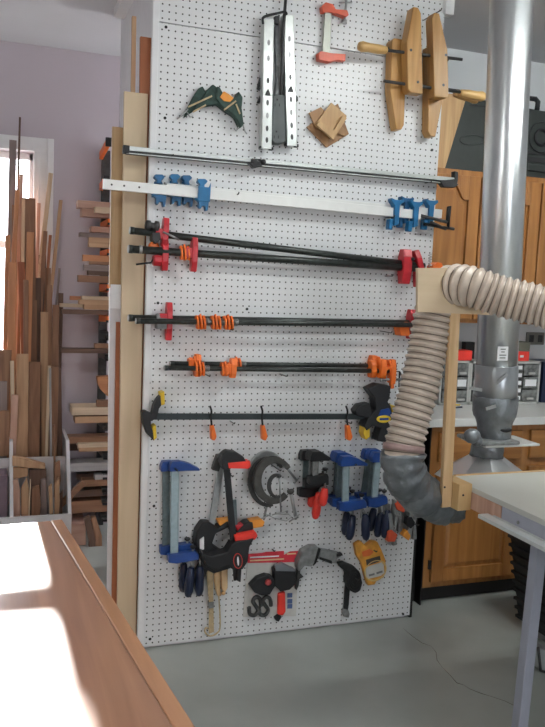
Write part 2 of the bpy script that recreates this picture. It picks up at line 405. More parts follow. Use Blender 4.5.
# two perforated rails and the power strip between them
for k, (xa, xb, y0, ya, yb, lab) in enumerate([(269, 266.5, 16, 19, 149, 'left of two perforated aluminium rails hanging beside the dark power strip'), (288.5, 292, 12, 15, 146, 'right of two perforated aluminium rails hanging beside the dark power strip')]):
    r = thing('perforated_rail', lab, 'rail', B(xb, yb, .02), 'perforated rails')
    w0 = .0195
    top, bot = B(xa, ya, .055), B(xb, yb, .055)
    m = M(); m.bar(top, bot, .004, .042, (0, 1, 0))
    s_ = V((1, 0, .0)) * .019
    m.bar(top + s_ + V((0, .016, 0)), bot + s_ + V((0, .016, 0)), .036, .004, (0, 1, 0)); m.bar(top - s_ + V((0, .016, 0)), bot - s_ + V((0, .016, 0)), .036, .004, (0, 1, 0))
    obj('channel', m, ALU, r, .001)
    for f in (.18, .30, .47, .56, .64, .74, .84, .93):
        c = lerp(top, bot, f) + V((0, -.0022, 0))
        dirn = (bot - top).normalized()
        if f == .56:
            m = M(); m.prism([c + V((-.011, 0, -.012)), c + V((.011, 0, -.012)), c + V((.006, 0, .002)), c + V((0, 0, .012)), c + V((-.006, 0, .002))], (0, -.006, 0)); obj('catch', m, BLACK, r, .001)
        else:
            m = M(); m.prism([c + dirn * (.011 * math.sin(a)) + V((.0055 * math.cos(a), 0, 0)) for a in [2 * PI * i / 12 for i in range(12)]], (0, -.0008, 0)); obj('slot', m, DGREY if f not in (.18, .3, .74) else MGREY, r)
    for dx in (-.02, .022): obj('end_foot', M().box(bot + V((dx, .01, .004)), (.014, .02, .012)), BLACK, r, .002)
    if k == 0:
        m = M(); m.sil([(262, 72), (261, 90), (258, 88)], .01, .03); m.sil([(262, 92), (262, 103), (258, 102)], .01, .03); obj('fin', m, BLACK, r)
    else:
        m = M(); m.sil([(295, 94), (298, 97), (298, 101), (295, 100)], .01, .05); obj('fin', m, BLACK, r)
ps = thing('power_strip', 'dark grey power strip hanging by its cord between two aluminium rails', 'power strip', B(279, 143, .02))
m = M(); m.sil([(273, 96), (276, 94), (284, 95), (287.5, 98), (286, 142), (281, 144), (275, 143.5), (271.5, 140)], .008, .05); obj('body', m, mat('power_strip_grey', (.07, .08, .08), .5), ps, .004)
for yy in (103, 135):
    for dx, dy, w_, h_ in ((-2.2, 2, .0035, .011), (2.2, 2, .0035, .011), (0, -3.4, .006, .007)):
        c = B(277.2 + dx - (.8 if yy > 120 else 0), yy + dy, .0508); obj('outlet_slot', M().box(c, (w_, .001, h_)), RUBBER, ps)
m = M(); m.tube(spline([B(x, y, d) for x, y, d in [(281, 95, .03), (282, 75, .05), (283, 45, .062), (284, 20, .062), (285, 8, .05), (286, -6, .03)]]), .0065, 8); obj('cord', m, DGREY, ps)
m = M(); m.tube(spline([B(x, y, .062) for x, y in [(263, 24), (263, 18), (268, 15.5), (277, 13.5), (285, 12), (287, 15)]]), .005, 8); m.sil([(275, 16), (280, 15), (279, 24), (275, 23)], .04, .058); obj('cord_loop', m, BLACK, ps)
m = M(); m.sil([(275, 26), (279, 24), (281, 60), (281, 95), (275, 95), (277, 80)], .008, .03); obj('strain_sleeve', m, MGREY, ps, .002)

# red steel bar clamp
r = thing('bar_clamp', 'small bar clamp with orange red jaws and grey steel bar, top of the pegboard', 'clamp', B(332, 60, .02))
obj('bar', M().sil([(325.5, 8), (332, 8), (330, 54), (322.5, 54)], .02, .032), mat('dull_steel_bar', (.42, .43, .38), .45, .4, var=.08), r, .001)
m = M(); m.sil([(322, 6), (326, 2), (333, 4), (336, 9), (347.5, 10), (349, 15), (346, 17), (336, 13), (333, 13), (330, 12), (323, 12)], .012, .042); obj('sliding_jaw', m, REDC, r, .002)
m = M(); m.sil([(318.5, 53), (321, 51), (332, 53), (346, 54), (345.5, 61), (337, 60), (330, 62), (319, 60)], .012, .042); obj('fixed_jaw', m, REDC, r, .002)
obj('screw', M().cyl(B(347, -8, .028), B(344.5, 22, .028), .005), STEEL, r)
obj('screw_pad', M().cyl(B(344.6, 20, .028), B(344.2, 23.5, .028), .011), STEEL, r)
obj('cross_handle', M().cyl(B(339, 2.5, .028), B(352, 2.5, .028), .003), STEEL, r)

# brown square clamping blocks
k = thing('clamping_square', 'dark brown wooden clamping square, behind and turned away from the lighter one', 'wooden block', B(327, 146, .01), 'wooden squares')
m = M(); m.sil([(307, 127), (338, 103.5), (349, 134), (327, 147.5)], .009, .020); obj('plate', m, SQW, k, .001)
m = M(); m.sil([(309, 113), (321, 107), (333, 120), (347, 130), (345, 136), (316, 128)], .0205, .028); obj('back_plate', m, SQW, k, .001)
k = thing('clamping_square', 'lighter tan wooden square with raised corner fence, in front of the dark brown one', 'wooden block', B(330, 138, .03), 'wooden squares')
m = M(); m.sil([(316.5, 123), (331.5, 102.5), (347, 116), (333, 138)], .029, .041); obj('plate', m, SQL, k, .001)
m = M(); m.sil([(316.5, 125), (320, 121), (334, 130), (342.5, 116), (347, 118), (333.5, 139.5)], .0415, .056); obj('corner_fence', m, SQL, k, .001)

# ---- wooden handscrew clamps
def handscrew(label, d, jl, jr, up, rods, pins, flip):
    t = thing('handscrew_clamp', label, 'clamp', B((jl[0] + jr[0]) / 2, jl[3], d), 'wooden handscrews')
    for (x0, y0, x1, y1, wtop, side) in (jl, jr):
        # x0,y0 top centre and x1,y1 bottom centre of the inner (gripping) edge; side: +1 body extends right
        a, b = B(x0, y0, d + .052), B(x1, y1, d + .052); ax = (b - a); Ln = ax.length; ax.normalize(); sx = V((side, 0, 0)); w_ = .068
        if up: poly = [a + sx * .012, a + sx * .034, a + ax * Ln * .42 + sx * w_, b - ax * .012 + sx * w_, b + sx * (w_ - .012), b, a + ax * .02]
        else: poly = [a, a + sx * (w_ - .01), a + ax * .012 + sx * w_, a + ax * Ln * .58 + sx * w_, b + sx * .036, b + sx * .012, b - ax * .02]
        obj('jaw', M().prism(poly, (0, .052, 0)), MAPLE, t, .003)
    for (x0, y0, x1, y1, hx0, hx1, hy) in rods:
        dd = d + .026
        obj('screw_rod', M().cyl(B(x0, y0, dd), B(x1, y1, dd), .0062), DGREY, t)
        if hx0 is not None:
            p, q = B(hx0, hy[0], dd), B(hx1, hy[1], dd); L = (q - p).length
            obj('handle', M().lathe(p, q - p, [(0, .010), (.004, .015), (L * .3, .0185), (L * .62, .0175), (L * .86, .021), (L * .97, .016), (L, .008)], 16), MAPLEX, t)
    for x, y in pins:
        obj('pivot_nut', M().lathe(B(x, y, d + .052), (0, -1, 0), [(-.002, .0062), (.0012, .0055)], 12), DGREY, t)
    return t
handscrew('wooden handscrew clamp hung tapered end down, behind the upright handscrew', .012, (407, 40, 404, 130, 0, -1), (429, 46, 428, 136, 0, 1), False,
          [(384, 81, 474, 93, None, None, None), (384, 48, 448, 60, None, None, None)], [], 0)
handscrew('wooden handscrew clamp hung tapered end up, in front of the upside down one', .072, (421, 8, 423, 94, 0, -1), (432, 12, 434.5, 96.5, 0, 1), True,
          [(385, 50, 462, 59.5, 387, 358, (50.5, 46)), (384, 81, 466, 93, 460, 485, (93, 97))], [(411, 50), (418, 82), (446, 55), (443.5, 85)], 0)
hs = [o for o in COL.objects if o.name.startswith('handscrew_clamp')][0]
dd = .038
p, q = B(454, 93, dd), B(478, 100, dd); L = (q - p).length
obj('handle', M().lathe(p, q - p, [(0, .010), (.004, .015), (L * .3, .018), (L * .62, .017), (L * .86, .020), (L * .97, .016), (L, .008)], 16), MAPLEX, hs)
hook(424, 20, .13, 'long wire hook carrying the wooden handscrew clamps')

# ---- aluminium straightedge clamp
s = thing('straightedge_clamp', 'long bare aluminium straightedge clamp with black ends, topmost long bar on the pegboard', 'clamp', B(290, 170, .03), None)
a, b = B(126, 149.5, .045), B(456, 181, .045)
m = M(); m.bar(a + V((0, 0, .004)), b + V((0, 0, .004)), .022, .016); m.bar(a + V((0, -.006, -.014)), b + V((0, -.006, -.014)), .010, .004)
obj('track', m, ALU, s, .001)
m = M(); m.bar(a + V((0, .002, -.008)), b + V((0, .002, -.008)), .014, .018); obj('groove', m, DGREY, s)
m = M(); m.bar(a - V((.012, 0, 0)), a + V((.012, 0, -.001)), .024, .03); obj('end_cap', m, BLACK, s, .003)
m = M(); m.sil([(435, 180), (457, 184.5), (458, 181), (458.5, 172), (455, 171), (455, 179), (446, 182), (440, 183.5), (452, 187.5), (457, 186.5), (459, 183)][:6] + [(446, 180)], .03, .06); m.sil([(440, 181), (459, 184), (455, 187.5), (444, 187)], .03, .06)
obj('end_jaw', m, BLACK, s, .002)
m = M(); m.box(B(258, 162, .062), (.055, .02, .022)); m.sil([(249, 163), (256, 160), (265, 163), (262, 166), (254, 168)], .05, .08); m.ball(B(263, 162, .075), .012)
obj('sliding_knob', m, BLACK, s, .003)
hook(170, 158, .05, 'wire hook under the left end of the bare aluminium straightedge'); hook(425, 183, .05, 'wire hook under the right end of the bare aluminium straightedge')

# ---- white aluminium bar clamps with blue heads
def blue_clamp(label, a, b, tails, heads, crank, d, tail_front):
    t = thing('bar_clamp', label, 'clamp', lerp(a, b, .5), 'white bar clamps with blue heads')
    ax = (b - a).normalized()
    m = M(); m.bar(a, b, .018, .036); obj('bar', m, ALUW, t, .001)
    for f in (.03, .075, .13):
        c = a + ax * f + V((0, -.0095, 0)); obj('rivet', M().lathe(c, (0, -1, 0), [(0, .004), (.0015, .0035)], 8), DGREY, t)
    for (px, w_, front, lm) in tails:
        c = B(px, 0, d); s0 = (c.x - a.x) / ax.x; c = a + ax * s0
        m = M()
        yb = -.018 if front else .012
        up = [(-.018, .020), (-.016, .032), (-.026, .040), (-.022, .052), (.004, .054), (.014, .047), (.008, .038), (.002, .032), (.002, .020)]
        m.prism([c + ax * x + V((0, .014, z)) for x, z in up], (0, -.03, 0))
        dn = [(-.034, -.020), (-.016, -.034), (-.018, -.052), (-.010, -.058), (-.004, -.046), (.006, -.046), (.010, -.064), (.018, -.062), (.022, -.020)]
        m.prism([c + ax * x + V((0, .014, z)) for x, z in dn], (0, -.03, 0))
        if front:
            m.prism([c + ax * x + V((0, -.0115, z)) for x, z in [(-.024, -.03), (.024, -.03), (.026, .043), (.018, .024), (-.016, .024), (-.022, .03)]], (0, -.008, 0))
        else:
            m.prism([c + ax * x + V((0, .0175, z)) for x, z in [(-.03, -.03), (.02, -.03), (.01, .03), (-.02, .03)]], (0, -.007, 0))
        obj('tail_stop', m, lm, t, .002)
    for (px, lm) in heads:
        c = B(px, 0, d); c = a + ax * ((c.x - a.x) / ax.x)
        m = M()
        m.prism([c + ax * x + V((0, .014, z)) for x, z in [(-.030, .046), (-.028, .056), (-.012, .05), (.012, .05), (.028, .055), (.030, .044), (.012, .030), (.010, -.05), (-.010, -.056), (-.012, .026)]], (0, -.036, 0))
        m.prism([c + ax * x + V((0, .014, z)) for x, z in [(-.03, -.03), (-.010, -.03), (-.014, -.074), (-.032, -.072)]], (0, -.03, 0))
        obj('head', m, lm, t, .002)
    if crank:
        P0 = [B(x, y, .055) for x, y in crank]
        obj('screw', M().cyl(P0[0], P0[1], .007), DGREY, t); obj('crank_arm', M().tube(P0[1:], .0066, 8), BLACK, t)
    return t
blue_clamp('front white aluminium bar clamp with blue jaws, overhanging the left board edge', B(103, 184, .075), B(420, 215, .06), [(165, .05, False, BLUE2), (209, .05, True, BLUE)], [(408, BLUE), (428, BLUE)], [(418, 215), (447, 222), (448.5, 207), (450, 206), (448, 228)], .07, True)
blue_clamp('rear white aluminium bar clamp with blue jaws, half hidden behind the front one', B(166, 188, .032), B(441, 214, .032), [(181, .05, False, BLUE), (193, .05, False, BLUE2)], [(417, BLUE2), (442, BLUE)], [(430, 222), (446, 229), (424, 224), (454, 229)], .03, False)
o = thing('hanging_wire', 'thin bent wire hook on the pegboard under the white bar clamps', 'hook', B(370, 205, .01)); obj('wire', M().tube([B(367, 215, .012), B(369, 210, .04), B(398, 206, .03), B(399, 206, .006)], .0022, 6), STEEL, o)
hook(232, 196, .085, 'wire hook under the left part of the white bar clamps'); hook(385, 218, .08, 'wire hook under the right part of the white bar clamps')

# ---- pipe clamps
pipe_clamp(B(131, 230.5, .055), B(424, 266, .05), 'upper black pipe clamp of the red jawed pair, sloping down to the right', tail=.127, tail_up=.062, tail_dn=.045, head=None, coupling=None)
t = [o for o in COL.objects if o.name.startswith('pipe_clamp')][-1]
m = M(); m.lathe(B(145, 225, .06), (1, 0, -.1), [(0, .012), (.004, .02), (.018, .021), (.022, .014), (.034, .014), (.036, .022), (.05, .022), (.054, .012)], 9); obj('screw_grip', m, DGREY, t)
m = M(); m.sil([(152, 233), (160, 232), (161, 239), (156, 244), (152, 240)], .03, .08); obj('release_pad', m, BLACK, t, .003)
obj('release_lever', M().tube([B(163, 232, .085), B(172, 236, .09), B(179, 240, .085)], .004, 6), STEEL, t)
m = M(); polyx(m, B(405, 262.5, .053), V((1, 0, 0)), 0, JAW(.055, .09, .028), .04); polyx(m, B(418, 263, .053), V((1, 0, .35)), 0, JAW(.055, .045, .024), .025)
obj('head_jaw', m, RED, t, .003)
m = M().tube([B(430 + 1.6 * math.cos(i * .8), 254 + i * .35, .05 + .008 * math.sin(i * .8)) for i in range(48)], .0022, 5); obj('spring', m, STEEL, t)
m = M(); m.sil([(433, 266), (438, 262), (442, 263), (444, 269), (444, 274), (433, 273)], .02, .07); obj('clutch_plate', m, ORANGE, t, .002)
m = M(); m.ball(B(447, 268, .05), .009); m.ball(B(413, 259, .085), .008); obj('screw_knob', m, BLACK, t)
t2 = pipe_clamp(B(129.5, 249, .062), B(418, 268.5, .055), 'lower black pipe clamp of the red jawed pair, nearly level', r=.0145, tail=.245, tail_up=.06, tail_dn=.07, clutch=(.195,), head=None, crank=[(136, 264.5), (151, 262.5), (154, 258)])
m = M(); polyx(m, B(164.5, 253.5, .05), V((1, 0, 0)), 0, JAW(.05, .065), .024); polyx(m, B(157, 258, .052), V((1, 0, 0)), 0, JAW(.01, .03), .03); obj('sliding_jaw', m, RED, t2, .003)
obj('clutch_plate', M().lathe(B(153, 247, .03), (0, -1, 0), [(0, .012), (.005, .02), (.02, .02), (.024, .012)], 16), ORANGE, t2)
obj('collar', M().cyl(B(139, 249.4, .062), B(142, 249.6, .062), .0162), STEEL, t2)
m = M(); polyx(m, B(417, 273, .058), V((1, 0, 0)), 0, JAW(.02, .06, .02), .018); obj('head_jaw', m, RED, t2, .003)
hook(225, 259, .07, 'wire hook under the left part of the crossing red jawed pipes'); hook(385, 276, .065, 'wire hook under the right part of the crossing red jawed pipes')

pipe_clamp(B(129.5, 318, .04), B(420, 323, .04), 'third pipe clamp down, front black pipe with red jaws at both ends', r=.0125, tail=.150, tail_up=.063, tail_dn=.083, head=1.205, head_up=.058, head_dn=.068, h2=False, coupling=(.10, .142, .022), clutch=())
pipe_clamp(B(137, 321, .085), B(421, 325, .085), 'third row rear partner pipe with small orange clutch plates', r=.0105, tail=None, clutch=(.23, .29, .34), head=None, group='pipe clamps on the pegboard')
t = [o for o in COL.objects if o.name.startswith('pipe_clamp')][-1]
m = M(); m.sil([(399, 324), (409, 322), (410, 336), (401, 336)], .02, .075); obj('clutch_plate', m, ORANGE, t, .003)
m = M(); m.sil([(420, 317), (424, 318), (424, 322), (421, 327), (424, 329), (423, 334), (420, 332)], .03, .07); obj('screw_grip', m, BLACK, t, .003)
hook(225, 328, .11, 'wire hook under the left part of the third row pipes'); hook(380, 331, .1, 'wire hook under the right part of the third row pipes')

pipe_clamp(B(171, 363.5, .035), B(396, 366, .035), 'upper small half inch pipe with orange clamp fittings, fourth row', r=.0095, tail=.105, tail_up=.038, tail_dn=.05, jm=ORANGE, clutch=(.08, .25), head=.87, head_up=.045, head_dn=.05, h2=False, group='orange pipe clamps')
pipe_clamp(B(165.5, 368, .065), B(392, 371, .065), 'lower small half inch pipe with orange clamp fittings, fourth row', r=.0095, tail=.268, tail_up=.042, tail_dn=.035, jm=ORANGE, clutch=(.12, .225), head=.925, head_up=.05, head_dn=.03, group='orange pipe clamps', crank=[(390, 371), (399.5, 371.5), (399, 387)])
t = [o for o in COL.objects if o.name.startswith('pipe_clamp')][-1]
for px, up, dn, w_ in ((372, .034, .030, .03), (378, .05, .032, .012), (383, .03, .045, .014), (390, .036, .034, .03)):
    m = M(); polyx(m, B(px, 368, .055), V((1, 0, .1)), 0, JAW(up, dn, .026), w_ * .8); obj('head_jaw', m, ORANGE, t, .003)
hook(280, 374, .08, 'wire hook under the middle of the orange clamp pipes'); hook(205, 374, .075, 'wire hook under the left end of the orange clamp pipes')

# ---- black spreader clamp
s = thing('trigger_clamp', 'long black trigger bar clamp with yellow pads lying level across the pegboard', 'clamp', B(270, 416, .04))
obj('bar', M().bar(B(152, 416.5, .05), B(385, 416.5, .05), .012, .024), mat('dark_blue_grey_bar', (.032, .042, .045), .4, .3), s, .001)
m = M(); m.sil([(142, 412), (146, 411), (152, 414), (154, 405), (158, 398), (163, 394), (165, 400), (159, 409), (157, 419), (151, 421), (151, 427), (156, 436), (154, 441), (147, 434), (143, 424)], .03, .07)
obj('fixed_jaw', m, BLACK, s, .003)
for q in ([(160.5, 393), (164.5, 391.5), (165, 404.5), (161.5, 405.5)], [(152.5, 427), (156, 425), (157, 438), (154, 440.5)]): obj('pad', M().sil(q, .025, .075), YELLOW, s, .002)
m = M(); m.sil([(368, 389), (379, 384), (391, 386), (390, 398), (388, 402), (391, 406), (393, 418), (391, 428), (388, 443), (377, 441), (381, 428), (373, 426), (367, 431), (364, 426), (369, 417), (376, 410), (375, 398)], .025, .085); m.sil([(355, 411), (360, 405), (370, 403), (372, 412), (376, 420), (357, 416)], .03, .08)
obj('trigger_body', m, BLACK, s, .004)
m = M(); m.sil([(378.5, 416), (381, 410), (389, 408), (391, 412), (391, 416), (384, 418)], .08, .088); obj('blue_plate', m, BLUED, s, .001)
c = B(384, 419, .089); m = M(); m.prism([c + V((.034 * math.cos(a), 0, .016 * math.sin(a))) for a in [2 * PI * i / 20 for i in range(20)]], (0, .006, 0)); obj('badge', m, YELLOW, s)
obj('badge_bar', M().box(c + V((0, -.001, 0)), (.042, .002, .009)), BLUED, s)
for q in ([(392, 408), (396, 406), (397, 411), (393, 413)], [(365, 425), (370, 424), (370, 437), (366, 440), (363.5, 434)]): obj('pad', M().sil(q, .03, .08), YELLOW, s, .002)
hook(230, 421, .06, 'wire hook under the left part of the black trigger bar clamp'); hook(345, 421, .06, 'wire hook under the right part of the black trigger bar clamp')
for px, lab in ((211, 'small orange handled hook hanging over the black bar, left one'), (262, 'small orange handled hook hanging over the black bar, right one'), (347, 'small orange grip behind the black bar beside the trigger body')):
    o = thing('small_clamp', lab, 'clamp', B(px, 440, .03), 'orange handled small clamps')
    obj('hook_arm', M().tube(spline([B(px - 1, 406, .075), B(px + .5, 411, .07), B(px, 418, .068), B(px + 1, 428, .066)], 5), .0042, 7), BLACK, o)
    m = M(); m.sil([(px, 426), (px + 3, 425), (px + 6, 437), (px + 4, 441), (px + .5, 440)], .045, .075); obj('grip', m, ORANGE, o, .004)

# ------------------------------------------------------------------ lower rows
def f_clamp(label, d, x, y0, y1, jx, bm, jm, hm, group, lower=None, handle=None, w_=.020, slope=0, dark=False):
    """x: bar top centre px; jx: jaw reach px; handle: ((px,py) top, (px,py) end)"""
    t = thing('f_clamp', label, 'clamp', B(x, y1, d), group)
    m = M(); m.bar(B(x, y0, d), B(x + slope, y1, d), .008, w_, (0, 1, 0)); a, b = B(x, y0, d), B(x + slope, y1, d)
    s_ = (B(x + 5, y0, d) - a).normalized() * (w_ / 2)
    m.bar(a + s_, b + s_, .013, .003, (0, 1, 0)); m.bar(a - s_, b - s_, .013, .003, (0, 1, 0)); obj('bar', m, bm, t, .001)
    m = M(); m.sil([(x - 5, y0 + 1), (x - 3, y0 - 4), (x + 5, y0 - 4.5), (x + jx * .6, y0 - 2), (x + jx, y0 + 3), (x + jx, y0 + 5), (x + jx * .5, y0 + 5), (x - 5, y0 + 6)], d - .018, d + .018); obj('fixed_jaw', m, jm, t, .003)
    ly = lower if lower else y1 - 6
    m = M(); xs = x + slope
    m.sil([(xs - 5.5, ly - 3), (xs + 4, ly - 4), (xs + jx * .9, ly - 6), (xs + jx, ly - 3), (xs + jx, ly + 2), (xs + 3, ly + 6), (xs - 5.5, ly + 5)], d - .018, d + .018); obj('sliding_jaw', m, jm, t, .003)
    sx = xs + jx * .8
    obj('screw', M().cyl(B(sx - 1, ly - 11, d), B(sx - 1.5, ly + 12, d), .0045), STEEL, t)
    obj('swivel_pad', M().lathe(B(sx - 1, ly - 12, d), (0, 0, -1), [(0, .012), (.006, .012), (.012, .006)], 12), BLACK, t)
    if handle:
        p, q = B(*handle[0], d), B(*handle[1], d); L = (q - p).length
        obj('screw', M().cyl(lerp(B(sx - 1.5, ly, d), p, .3), p, .0045), STEEL, t)
        obj('handle', M().lathe(p, q - p, [(0, .008), (L * .05, .0135), (L * .4, .0185), (L * .8, .0185), (L * .96, .0125), (L, .006)], 14), hm, t)
    return t
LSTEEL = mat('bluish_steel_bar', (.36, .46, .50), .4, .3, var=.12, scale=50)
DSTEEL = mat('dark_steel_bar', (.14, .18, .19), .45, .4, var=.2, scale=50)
gb = 'blue F clamps'
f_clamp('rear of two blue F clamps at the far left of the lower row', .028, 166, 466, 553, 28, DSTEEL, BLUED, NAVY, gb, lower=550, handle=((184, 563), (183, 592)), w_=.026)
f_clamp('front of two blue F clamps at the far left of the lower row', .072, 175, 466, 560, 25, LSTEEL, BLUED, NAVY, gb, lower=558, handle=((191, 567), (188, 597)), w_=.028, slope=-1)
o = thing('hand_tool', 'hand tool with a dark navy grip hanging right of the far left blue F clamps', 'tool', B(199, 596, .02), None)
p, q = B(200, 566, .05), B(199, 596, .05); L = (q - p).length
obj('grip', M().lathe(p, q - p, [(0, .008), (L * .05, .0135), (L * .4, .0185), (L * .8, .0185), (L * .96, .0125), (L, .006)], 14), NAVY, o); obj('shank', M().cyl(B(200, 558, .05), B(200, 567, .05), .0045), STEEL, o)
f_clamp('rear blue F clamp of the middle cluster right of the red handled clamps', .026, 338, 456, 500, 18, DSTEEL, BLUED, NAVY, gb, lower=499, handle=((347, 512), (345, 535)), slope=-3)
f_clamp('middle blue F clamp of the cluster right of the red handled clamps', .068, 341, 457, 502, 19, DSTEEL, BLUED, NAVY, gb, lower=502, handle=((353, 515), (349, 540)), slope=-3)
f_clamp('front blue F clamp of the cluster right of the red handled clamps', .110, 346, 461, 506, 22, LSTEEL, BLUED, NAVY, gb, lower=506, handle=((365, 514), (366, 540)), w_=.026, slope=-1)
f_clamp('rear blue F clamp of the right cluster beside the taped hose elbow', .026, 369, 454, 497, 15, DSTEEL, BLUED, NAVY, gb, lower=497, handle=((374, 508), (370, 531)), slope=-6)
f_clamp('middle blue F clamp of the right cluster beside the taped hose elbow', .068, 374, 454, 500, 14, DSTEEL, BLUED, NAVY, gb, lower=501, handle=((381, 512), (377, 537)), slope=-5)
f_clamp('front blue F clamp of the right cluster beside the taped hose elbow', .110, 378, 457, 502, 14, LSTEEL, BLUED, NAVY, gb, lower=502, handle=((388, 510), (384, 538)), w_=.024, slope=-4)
gr = 'red handled F clamps'
f_clamp('rear black F clamp with a red handle beside the grey C clamps', .03, 306, 455, 497, 20, DSTEEL, BLACK, REDP, gr, lower=492, handle=((313, 494), (311, 507)), slope=-1)
f_clamp('middle black F clamp whose red handle hangs lowest of the three', .075, 313, 455, 486, 18, MGREY, BLACK, REDP, gr, lower=483, handle=((319, 492), (315, 519)), w_=.024, slope=-2)
f_clamp('short black F clamp with a red handle, right of the other two', .118, 316, 456, 482, 14, MGREY, BLACK, REDP, gr, lower=480, handle=((325, 488), (322, 506)), slope=-1)
for px, py, lab in ((170, 463, 'wire hook behind the far left blue F clamps'), (310, 455, 'wire hook behind the red handled F clamps'), (343, 458, 'wire hook behind the middle blue F clamp cluster'), (375, 455, 'wire hook behind the right blue F clamp cluster')):
    hook(px, py, .13, lab)

# trigger clamps
def trigger(label, d, barp, bm, head, pads, body, grip, padm, badge, extra=None):
    t = thing('trigger_clamp', label, 'clamp', B(*barp[1], d), 'vertical trigger clamps')
    obj('bar', M().bar(B(*barp[0], d), B(*barp[1], d), .010, .026), bm, t, .001)
    if head: obj('fixed_jaw', M().sil(head, d - .022, d + .022), BLACK, t, .005)
    obj('trigger_body', M().sil(body, d - .028, d + .03), BLACK, t, .006)
    if grip: obj('pistol_grip', M().sil(grip, d - .018, d + .02), BLACK, t, .005)
    for P, pm in pads: obj('pad', M().sil(P, d - .018, d + .025), pm, t, .003)
    if badge:
        c = B(*badge, d + .0315)
        for rx, rz, mm, o_ in ((.019, .032, REDP, 0), (.0165, .029, BLACK, .0008), (.004, .019, PAPER, .0016)):
            obj('badge', M().prism([c + V((rx * math.cos(a) + .1 * rz * math.sin(a) * -1, -o_, rz * math.sin(a))) for a in [2 * PI * i / 20 for i in range(20)]], (0, .002, 0)), mm, t)
    return t
trigger('rear grey barred trigger clamp with amber pads, left behind the black one', .035, ((221, 466), (208, 545)), STEEL, None,
        [([(218, 521), (232, 519), (231, 526), (220, 526)], ORANGEY)], [(197, 532), (203, 523), (210, 523), (218, 528), (228, 521), (232, 526), (216, 534), (212, 545), (222, 552), (232, 556), (233, 568), (214, 574), (203, 568), (199, 556), (195, 544)],
        [(203, 560), (210, 566), (205, 578), (202, 592), (196, 593), (194, 577)], ORANGEY, None)
t = [o for o in COL.objects if o.name.startswith('trigger_clamp')][-1]
m = M(); m.sil([(200, 540), (204, 537), (204, 549), (200, 553)], .06, .072); obj('name_plate', m, PAPER, t)
m = M(); m.sil([(212, 470), (217, 455), (226, 454), (223, 461), (219, 472)], .02, .045); obj('fixed_jaw', m, DGREY, t, .003)
trigger('black trigger clamp with bright red pads and oval badge, left of the grey C clamps', .098, ((226, 462), (237, 580)), BLACK,
        [(221, 463), (222, 455), (227, 451), (236, 452), (244, 457), (247, 463), (236, 464), (230, 470), (223, 470)],
        [([(228, 463), (250, 461), (251, 466), (249, 469), (229, 468.5)], REDP), ([(235, 536), (256, 532), (258, 536), (255, 540), (236, 543)], REDP)],
        [(232, 544), (238, 541), (247, 540), (255, 538), (250, 547), (248, 562), (243, 570), (233, 570), (228, 566), (216, 571), (206, 566), (202, 553), (212, 556), (227, 552)], [(237, 568), (242, 569), (241, 583), (237, 581)], REDP, (238, 561))
trigger('middle trigger clamp with an amber tipped jaw pointing right, between the two', .062, ((233, 500), (236, 560)), DSTEEL, None,
        [([(250, 521), (261, 519), (265, 522), (263, 527), (251, 529)], ORANGEY), ([(236, 527), (246, 524), (248, 530), (238, 533)], RED)], [(233, 536), (246, 523), (253, 522), (254, 529), (246, 538), (244, 552), (234, 556)], None, ORANGEY, None)
hook(225, 470, .11, 'wire hook carrying the three trigger clamps')

# tan strap and dowels below the trigger clamps
o = thing('webbing_strap', 'tan webbing strap hanging in a long loop below the trigger clamps', 'strap', B(211, 636, .02))
m = M(); m.sil([(206, 568), (213, 569), (213.5, 600), (214, 632), (209, 634), (209, 600)], .028, .034); obj('strap', m, TANROPE, o, .001)
obj('buckle', M().sil([(208.5, 603), (214, 602), (214, 608), (209, 609)], .026, .04), MGREY, o, .002)
obj('loop', M().tube(spline([B(x, y, .03) for x, y in [(212, 630), (206, 628), (205, 632), (210, 636), (217, 633), (220, 626), (219, 600), (217, 575)]], 6), .0035, 7), TANROPE, o)
for P, lab in (([(214, 572), (221, 572), (220.5, 590), (221, 595), (218, 597), (216, 590)], 'tan wooden dowel handle hanging just right of the webbing strap'), ([(221, 571), (228, 569), (228, 588), (225, 594), (222, 590)], 'tan wooden dowel handle second to the right of the webbing strap')):
    o = thing('wooden_handle', lab, 'handle', B(P[0][0] + 3, 596, .02), 'tan wooden handles'); obj('shaft', M().sil(P, .01, .034), PINE, o, .005)
    obj('tip', M().ball(B(P[3][0] - 1.5, P[3][1] - 1, .024), .009), SQL, o)

# C clamps
def c_clamp(label, cx, cy, rx, ry, d, th, mm, scr, bar, span=(50, 330), rot=0):
    t = thing('c_clamp', label, 'clamp', B(cx, cy + ry, d), 'grey C clamps')
    pts = []
    for i in range(25):
        a = math.radians(span[0] + (span[1] - span[0]) * i / 24); x, y = rx * math.cos(a), -ry * math.sin(a)
        pts.append(B(cx + x * math.cos(rot) - y * math.sin(rot), cy + x * math.sin(rot) + y * math.cos(rot), d))
    m = M(); rings = []
    c0 = B(cx, cy, d)
    for i, p in enumerate(pts):
        r = (p - c0).normalized(); k = .75 + .5 * math.sin(PI * i / 24)
        rings.append([p + r * (th * k * e) + V((0, f_ * th * .55, 0)) for e, f_ in ((-.6, -1), (.6, -1), (.6, -.3), (.35, -.3), (.35, .3), (.6, .3), (.6, 1), (-.6, 1), (-.6, .3), (-.35, .3), (-.35, -.3), (-.6, -.3))])
    m.quadstrip(rings, smooth=False); obj('frame', m, mm, t, .001)
    p, q = B(*scr[0], d), B(*scr[1], d)
    obj('screw', M().cyl(p, q, th * .36, n=10), STEEL if mm is not DGREY else MGREY, t)
    obj('swivel_pad', M().lathe(p, q - p, [(-.004, th * .7), (.006, th * .7), (.012, th * .4)], 12), mm, t)
    obj('handle_bar', M().cyl(B(*bar[0], d), B(*bar[1], d + .01), .003, n=8), STEEL, t)
